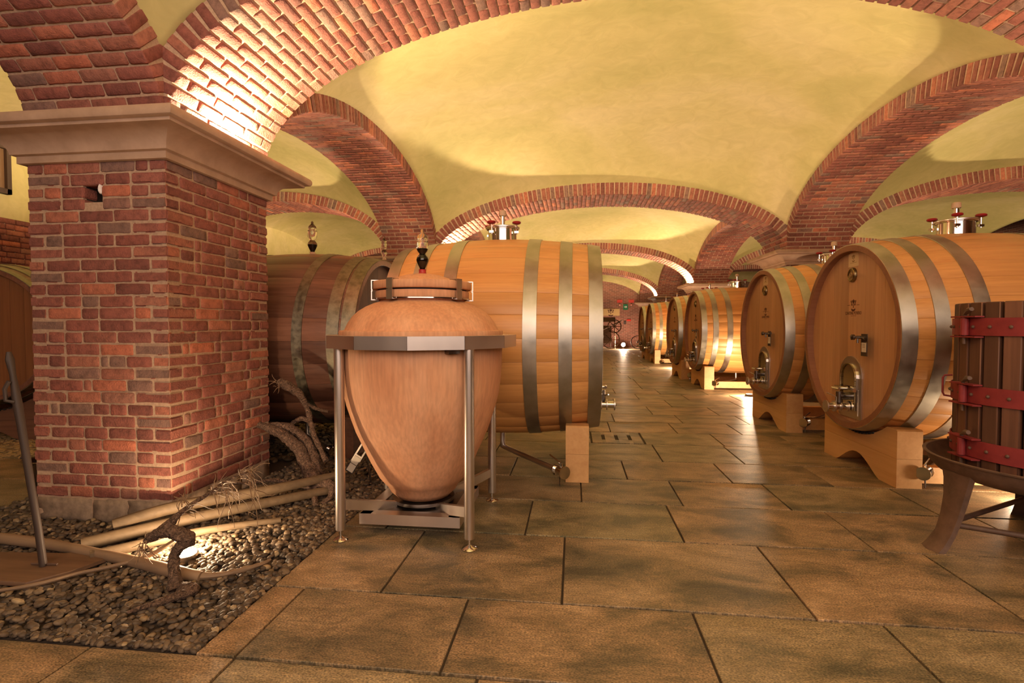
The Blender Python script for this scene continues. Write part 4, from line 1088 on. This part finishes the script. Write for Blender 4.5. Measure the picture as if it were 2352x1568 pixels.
# ================================================================== the pebble bed: poles, vines, stake, pail, lamp
def solo(mb, name, mat, label, cat, **k):
    o = mb.obj(name, mat, **k); o['label'] = label; o['category'] = cat; return o
rn = random.Random(77)
m_ = MB(); P_ = smooth_path([(-3.5, 2.66, .045), (-3.0, 2.60, .05), (-2.63, 2.53, .05), (-2.28, 2.46, .045), (-2.03, 2.40, .04), (-1.87, 2.385, .03)], 6); m_.tube(P_, lerp_list([.032, .030, .027, .030, .033, .026], len(P_)), 12, .04, rng=rn)
P_ = smooth_path([(-1.90, 2.39, .03), (-1.78, 2.42, .03), (-1.66, 2.54, .03), (-1.63, 2.60, .035)], 5); m_.tube(P_, lerp_list([.022, .014, .012, .007], len(P_)), 8, .06, rng=rn)
solo(m_, 'driftwood_pole', POLEWOOD, 'long pale stripped branch lying across the front of the pebble bed', 'branch')
m_ = MB(); P_ = smooth_path([(-2.78, 2.60, .055), (-2.45, 2.98, .07), (-2.0, 3.45, .075), (-1.72, 3.76, .07)], 6); m_.tube(P_, lerp_list([.040, .036, .033, .030], len(P_)), 12, .03, rng=rn)
solo(m_, 'wooden_pole', OLDPOLE, 'thick round pole leaning low along the pillar, its sawn end towards us', 'pole')
m_ = MB(); P_ = smooth_path([(-2.74, 2.77, .105), (-2.50, 3.0, .150), (-2.1, 3.40, .150), (-1.80, 3.78, .150)], 6); m_.tube(P_, lerp_list([.036, .038, .034, .03], len(P_)), 12, .04, rng=rn)
solo(m_, 'wooden_pole', OLDPOLE, 'darker pole behind the sawn pole, closest to the pillar base', 'pole')
m_ = MB(); P_ = smooth_path([(-2.62, 2.50, .045), (-2.42, 2.72, .045), (-2.22, 2.92, .045), (-1.9, 3.15, .03)], 5); m_.tube(P_, lerp_list([.030, .030, .024, .02], len(P_)), 10, .05, rng=rn)
solo(m_, 'wooden_stake', OLDPOLE, 'split stake running from the long branch towards the glowing lamp', 'stake')
m_ = MB(); P_ = smooth_path([(-3.0, 1.98, .03), (-2.75, 2.12, .035), (-2.60, 2.20, .04), (-2.50, 2.33, .04), (-2.40, 2.40, .045), (-2.28, 2.50, .06), (-2.18, 2.58, .12)], 6); m_.tube(P_, lerp_list([.007, .008, .010, .009, .010, .012, .010], len(P_)), 6, .06, rng=rn)
solo(m_, 'thin_branch', POLEWOOD, 'thin pale twig curving over the pebbles in front of the board', 'branch')
# board with the iron bar
m_ = MB(); m_.prism([(-3.30, 2.20), (-2.66, 2.20), (-2.56, 2.33), (-2.50, 2.52), (-2.62, 2.57), (-2.80, 2.52), (-3.30, 2.48)], .022, .045, 'Z')
o = put('wooden_board', bevelled(m_, 'wooden_board', PLATEWOOD, .003)); o['label'] = 'flat weathered board lying on the pebbles at the left edge'; o['category'] = 'board'
ir = thing('iron_bar', 'tall dark iron bar standing upright on the board by the left edge', 'bar', (-2.754, 2.368, .045))
P_ = [(0, 0, 0), (-.025, .0, .20), (-.065, .0, .45), (-.108, .005, .70), (-.130, .005, .84), (-.140, .005, .90), (-.155, .005, 1.0), (-.170, .005, 1.08), (-.175, .005, 1.12)]
m_ = MB(); m_.tube(P_, [.018, .017, .017, .018, .020, .019, .014, .019, .010], 10, .04, rng=rn); m_.obj('shaft', BLACKIRON, ir)
m_ = MB(); m_.tube([(-.13, -.01, .86), (-.158, -.03, .87), (-.163, -.03, .93), (-.148, -.02, .97)], .010, 8); m_.obj('latch', BLACKIRON, ir)
m_ = MB(); m_.tube([(-.07, 0, .008), (.07, .01, .008)], .006, 6); m_.obj('cross_pin', RUST, ir)
# pail
pl = thing('metal_pail', 'dark metal pail with a wide rim standing behind the left edge of the big pillar', 'pail', (-3.83, 3.40, .01)); pl.scale = (1.12, 1.12, 1.08)
m_ = MB(); m_.lathe([(0, .0), (.115, .0), (.120, .008), (.150, .27), (.165, .285), (.170, .292), (.163, .296), (.146, .283), (.142, .27), (.112, .012), (0, .012)], 40); m_.obj('body', DARKSTEEL, pl, angle=50)
m_ = MB(); P_ = [(-.165 * math.cos(t), -.06, .275 - .0 * t) for t in (0,)]
m_.tube([(-.160, -.02, .285), (-.20, -.03, .287), (-.215, -.035, .29)], .012, 8); m_.obj('lug', BLACKIRON, pl)
# small gnarled vine by the ground lamp
def vine(name, label, trunks, twigs, base):
    t = thing(name, label, 'vine', base); b = Vector(base)
    for (pts, rads) in trunks:
        P_ = smooth_path([Vector(p) - b for p in pts], 6); m_ = MB(); m_.tube(P_, lerp_list(rads, len(P_)), 10, .16, rng=rn); m_.obj('trunk', BARK, t)
    if twigs:
        m_ = MB()
        for (o_, n_, ln_, dr) in twigs:
            for _ in range(n_):
                p = Vector(o_) - b + Vector([rn.uniform(-.03, .03) for _ in range(3)]); d = (Vector(dr) + Vector([rn.uniform(-1, 1) for _ in range(3)]) * .9).normalized(); P2 = [p]
                L_ = ln_ * rn.uniform(.4, 1.1)
                for q in range(5):
                    d = (d + Vector([rn.uniform(-1, 1) for _ in range(3)]) * .35 + Vector((0, 0, -.10))).normalized(); P2.append(P2[-1] + d * L_ / 5)
                m_.tube(P2, lerp_list([.0032, .0012], 6), 4)
        m_.obj('twigs', POLEWOOD, t, kind='stuff')
    return t
vine('dry_vine', 'small gnarled vine stump with fine dry twigs, arching over the ground lamp',
     [([(-1.90, 2.25, .03), (-1.93, 2.28, .09), (-1.965, 2.32, .16), (-1.93, 2.33, .215), (-1.90, 2.34, .235), (-1.95, 2.34, .265), (-2.02, 2.34, .275), (-2.09, 2.34, .25), (-2.13, 2.33, .22)], [.034, .028, .026, .027, .035, .036, .030, .026, .014]),
      ([(-2.03, 2.33, .275), (-2.00, 2.36, .32), (-1.975, 2.38, .35)], [.022, .018, .010]),
      ([(-2.10, 2.34, .24), (-2.06, 2.42, .30), (-2.0, 2.50, .36), (-1.95, 2.58, .40), (-1.88, 2.66, .46), (-1.78, 2.72, .48)], [.020, .014, .012, .009, .007, .005]),
      ([(-1.88, 2.26, .035), (-1.80, 2.24, .04), (-1.90, 2.13, .03), (-1.98, 2.06, .02)], [.03, .026, .016, .006])],
     [((-2.02, 2.46, .34), 16, .12, (.3, .2, .5)), ((-1.93, 2.60, .41), 20, .13, (.4, .1, .3)), ((-1.83, 2.70, .47), 22, .15, (.5, 0, .1)), ((-1.90, 2.62, .42), 9, .26, (.15, -.1, -1)), ((-1.80, 2.70, .45), 7, .26, (.5, .0, -.8)), ((-2.13, 2.33, .21), 14, .14, (-.1, 0, -.7))], (-1.90, 2.25, .02))
vine('old_vine', 'big twisted old vine root leaning behind the left leg of the amphora stand',
     [([(-2.53, 3.90, .50), (-2.43, 3.90, .47), (-2.30, 3.88, .42), (-2.17, 3.85, .33), (-2.07, 3.80, .22), (-1.99, 3.74, .14), (-1.93, 3.68, .08), (-1.86, 3.62, .03)], [.026, .036, .042, .046, .050, .062, .070, .04]),
      ([(-2.44, 3.92, .50), (-2.28, 3.94, .47), (-2.13, 3.92, .37), (-2.04, 3.86, .25), (-1.97, 3.78, .14)], [.02, .034, .036, .04, .045]),
      ([(-2.42, 4.02, .84), (-2.34, 4.02, .80), (-2.25, 4.02, .74), (-2.17, 4.0, .63), (-2.12, 3.97, .50), (-2.06, 3.92, .40), (-1.99, 3.88, .31), (-1.93, 3.84, .24)], [.030, .040, .030, .022, .020, .022, .018, .022]),
      ([(-2.36, 3.98, .42), (-2.30, 4.02, .50), (-2.22, 4.04, .53), (-2.12, 4.04, .47)], [.012, .018, .020, .014]),
      ([(-2.45, 3.45, .16), (-2.30, 3.46, .17), (-2.17, 3.50, .18), (-2.05, 3.54, .15), (-1.95, 3.58, .11), (-1.88, 3.56, .04), (-1.82, 3.46, .02)], [.007, .010, .014, .016, .018, .022, .018]),
      ([(-1.90, 3.66, .10), (-1.80, 3.64, .12), (-1.76, 3.58, .06), (-1.79, 3.50, .02)], [.04, .030, .022, .016]),
      ([(-2.18, 4.0, .66), (-2.10, 4.05, .61), (-2.02, 4.07, .59)], [.016, .014, .010])],
     [((-2.42, 4.0, .82), 12, .09, (-.5, 0, .2)), ((-2.43, 3.42, .16), 8, .10, (.1, -.8, .5)), ((-2.28, 3.3, .06), 8, .2, (.6, 0, .1))], (-1.88, 3.62, 0))
m_ = MB(); vs_, fs_ = icosphere(2); q_ = random.Random(8)
m_.add([(v[0] * .016 * q_.uniform(.7, 1.2), v[1] * .02 * q_.uniform(.7, 1.2), v[2] * .034 * q_.uniform(.75, 1.15)) for v in vs_], fs_)
solo(m_, 'paper_scrap', plain('white_paper', (.82, .76, .74), .8), 'crumpled white paper stuck in the small square hole of the big pillar', 'paper', loc=(-3.062, 3.062, 2.19), smooth=False)
# ground lamp among the pebbles
gl_ = thing('ground_lamp', 'round glowing spotlight sunk among the pebbles under the dry vine', 'lamp', (-2.13, 2.60, .012))
m_ = MB(); m_.lathe([(.0, -.02), (.062, -.02), (.062, .030), (.055, .032), (.055, .026), (0, .026)], 28); m_.obj('rim', DARKSTEEL, gl_)
m_ = MB(); m_.lathe([(0, .0265), (.052, .0265), (.045, .034), (0, .040)], 28); m_.obj('lens', LENS, gl_)

# ================================================================== far end
ew = YEND
def sign(name, label, x, z, hw, hh, mat, cat='sign'):
    t = thing(name, label, cat, (x, ew, z)); m_ = MB(); m_.box(-hw, hw, -.03, 0, -hh, hh); m_.obj('panel', mat, t, smooth=False); return t
FACE_NY = Matrix.Rotation(PI / 2, 4, 'X')
g_ = sign('exit_sign', 'green emergency exit sign with a white arrow on the end wall', 2.93, 2.36, .13, .16, GREENSIGN)
m_ = MB(); m_.prism([(-.08, -.02), (.01, -.02), (.01, -.07), (.09, .0), (.01, .07), (.01, .02), (-.08, .02)], -.034, -.03, 'Y'); m_.obj('arrow', WHITESIGN, g_, smooth=False)
sign('alarm_sign', 'red alarm panel left of the green exit sign', 2.60, 2.69, .15, .085, REDSIGN)
sign('alarm_sign', 'red alarm panel right of the green exit sign', 3.25, 2.69, .15, .085, REDSIGN)
for (x, lab) in ((2.60, 'small round red siren under the left alarm panel'), (3.25, 'small round red siren under the right alarm panel')):
    m_ = MB(); m_.lathe([(0, -.07), (.03, -.065), (.05, -.03), (.05, 0), (0, 0)], 16, 'Y'); o = solo(m_, 'alarm_siren', plain('pink_siren', (.75, .35, .3), .4), lab, 'siren', loc=(x, ew, 2.48))
sign('fire_notice', 'small red notice above the dark box on the end wall', 3.12, 1.60, .12, .05, REDSIGN)
sign('call_box', 'small dark call box on the end wall under the exit sign', 2.90, 1.46, .07, .09, BLACKIRON, 'box')
b_ = sign('wooden_plaque', 'pale wooden plaque with a dark crest on the end wall, beside the pale cask', 2.10, 2.06, .50, .20, plain('plaque_wood', (.55, .36, .16), .6), 'plaque')
m_ = MB(); emblem(m_, .30, 0, 0, 0); M_ = Matrix(((0, -1, 0, 0), (1, 0, 0, -.031), (0, 0, 1, .02), (0, 0, 0, 1))); e_ = m_.obj('crest', INK, b_, smooth=False); e_.matrix_local = M_
m_ = MB(); m_.box(-2, XR0, -.35, 0, 0, .05); o = m_.obj('trim_1', CAPSTONE, loc=(0, ew, 0), smooth=False, kind='structure', label='pale stone kerb along the foot of the end wall', category='kerb')
# dark old machine at the end wall
mc = thing('old_grape_crusher', 'dark old machine with spoked wheels against the end wall', 'machine', (1.75, 28.9, 0))
for (x, z, r_) in ((.25, .52, .50), (.45, 1.25, .38)):
    m_ = MB(); m_.lathe([(r_ - .05, -.03), (r_, -.03), (r_, .03), (r_ - .05, .03)], 32, 'Y', (x, 0, z), close=True)
    for k in range(8):
        a = k * PI / 4; m_.tube([(x, 0, z), (x + (r_ - .03) * math.cos(a), 0, z + (r_ - .03) * math.sin(a))], .022, 6)
    m_.lathe([(0, -.06), (.07, -.06), (.07, .06), (0, .06)], 14, 'Y', (x, 0, z)); m_.obj('wheel', RUST, mc)
m_ = MB(); m_.box(-.7, .3, .1, .5, .3, 1.3); m_.box(-.5, .5, .05, .6, 1.5, 1.75); m_.tube([(-.3, .2, 0), (-.3, .2, 1.6)], .04, 6); m_.tube([(.5, .3, 0), (.5, .3, 1.6)], .04, 6); m_.tube([(-.3, .1, 1.0), (.9, 0, 1.6)], .03, 6); m_.obj('frame', PLATEWOOD, mc, smooth=False)
bw = thing('bicycle', 'old bicycle leaning by the end wall, only its front wheel showing', 'bicycle', (3.36, 28.2, .05))
def ring(c, r_, mt, nm, t=.02):
    m_ = MB(); m_.tube([(c + r_ * math.cos(2 * PI * k / 32), 0, .36 + r_ * math.sin(2 * PI * k / 32)) for k in range(33)], t, 6); wh = m_.obj(nm, mt, bw); return wh
for c in (0, 1.05):
    wh = ring(c, .34, RUBBER, 'wheel', .022)
    m_ = MB()
    for k in range(14): a = 2 * PI * k / 14; m_.tube([(c, 0, .36), (c + .33 * math.cos(a), 0, .36 + .33 * math.sin(a))], .003, 4)
    m_.obj('spokes', CHROME, wh, kind='stuff'); m_ = MB(); m_.lathe([(0, -.04), (.045, -.04), (.045, .04), (0, .04)], 12, 'Y', (c, 0, .36)); m_.obj('hub', BLACKIRON, wh)
m_ = MB()
for p in ([(0, 0, .36), (.18, 0, .80), (.22, 0, .95)], [(.18, 0, .75), (.70, 0, .78)], [(.22, 0, .68), (.60, 0, .32)], [(.60, 0, .32), (.72, 0, .85)], [(.60, 0, .32), (1.05, 0, .36)], [(.70, 0, .72), (1.05, 0, .36)]): m_.tube(p, .018, 6)
m_.obj('frame', BLACKIRON, bw)
fl_ = thing('floor_lamp', 'bright round floodlight on the floor by the end wall', 'lamp', (2.70, 29.2, 0))
m_ = MB(); m_.lathe([(0, -.10), (.10, -.08), (.13, 0), (.115, 0), (0, -.02)], 20, 'Y', (0, 0, .24)); m_.tube([(0, -.02, .0), (0, -.02, .14)], .02, 6); m_.lathe([(0, 0), (.1, 0), (.1, .02), (0, .02)], 16); m_.obj('housing', BLACKIRON, fl_)
m_ = MB(); m_.lathe([(0, -.115), (.11, -.112), (.112, -.104), (0, -.102)], 20, 'Y', (0, 0, .24)); m_.obj('lens', LENS, fl_)
# floodlight on the floor between the second and the third cask
def floor_spot(x, y, label, tgt, power):
    t = thing('floor_spotlight', label, 'lamp', (x, y, 0)); m_ = MB(); m_.lathe([(0, 0), (.07, 0), (.075, .02), (.06, .045), (.052, .046), (.052, .036), (0, .036)], 20); m_.obj('housing', DARKSTEEL, t)
    m_ = MB(); m_.lathe([(0, .037), (.05, .037), (.045, .044), (0, .05)], 20); m_.obj('lens', LENS, t)
    lamp('POINT', (x, y, .09), power, (1.0, .72, .46), .03)
floor_spot(3.20, 9.95, 'small floor spotlight between the second and third right-hand casks', None, 120)
lamp('POINT', (3.3, 4.2, .10), 16, (1.0, .74, .5), .05)
floor_spot(3.10, 16.2, 'small floor spotlight between the fourth and fifth right-hand casks', None, 260)
lamp('POINT', (2.70, 29.0, .30), 260, (1.0, .72, .5), .08)
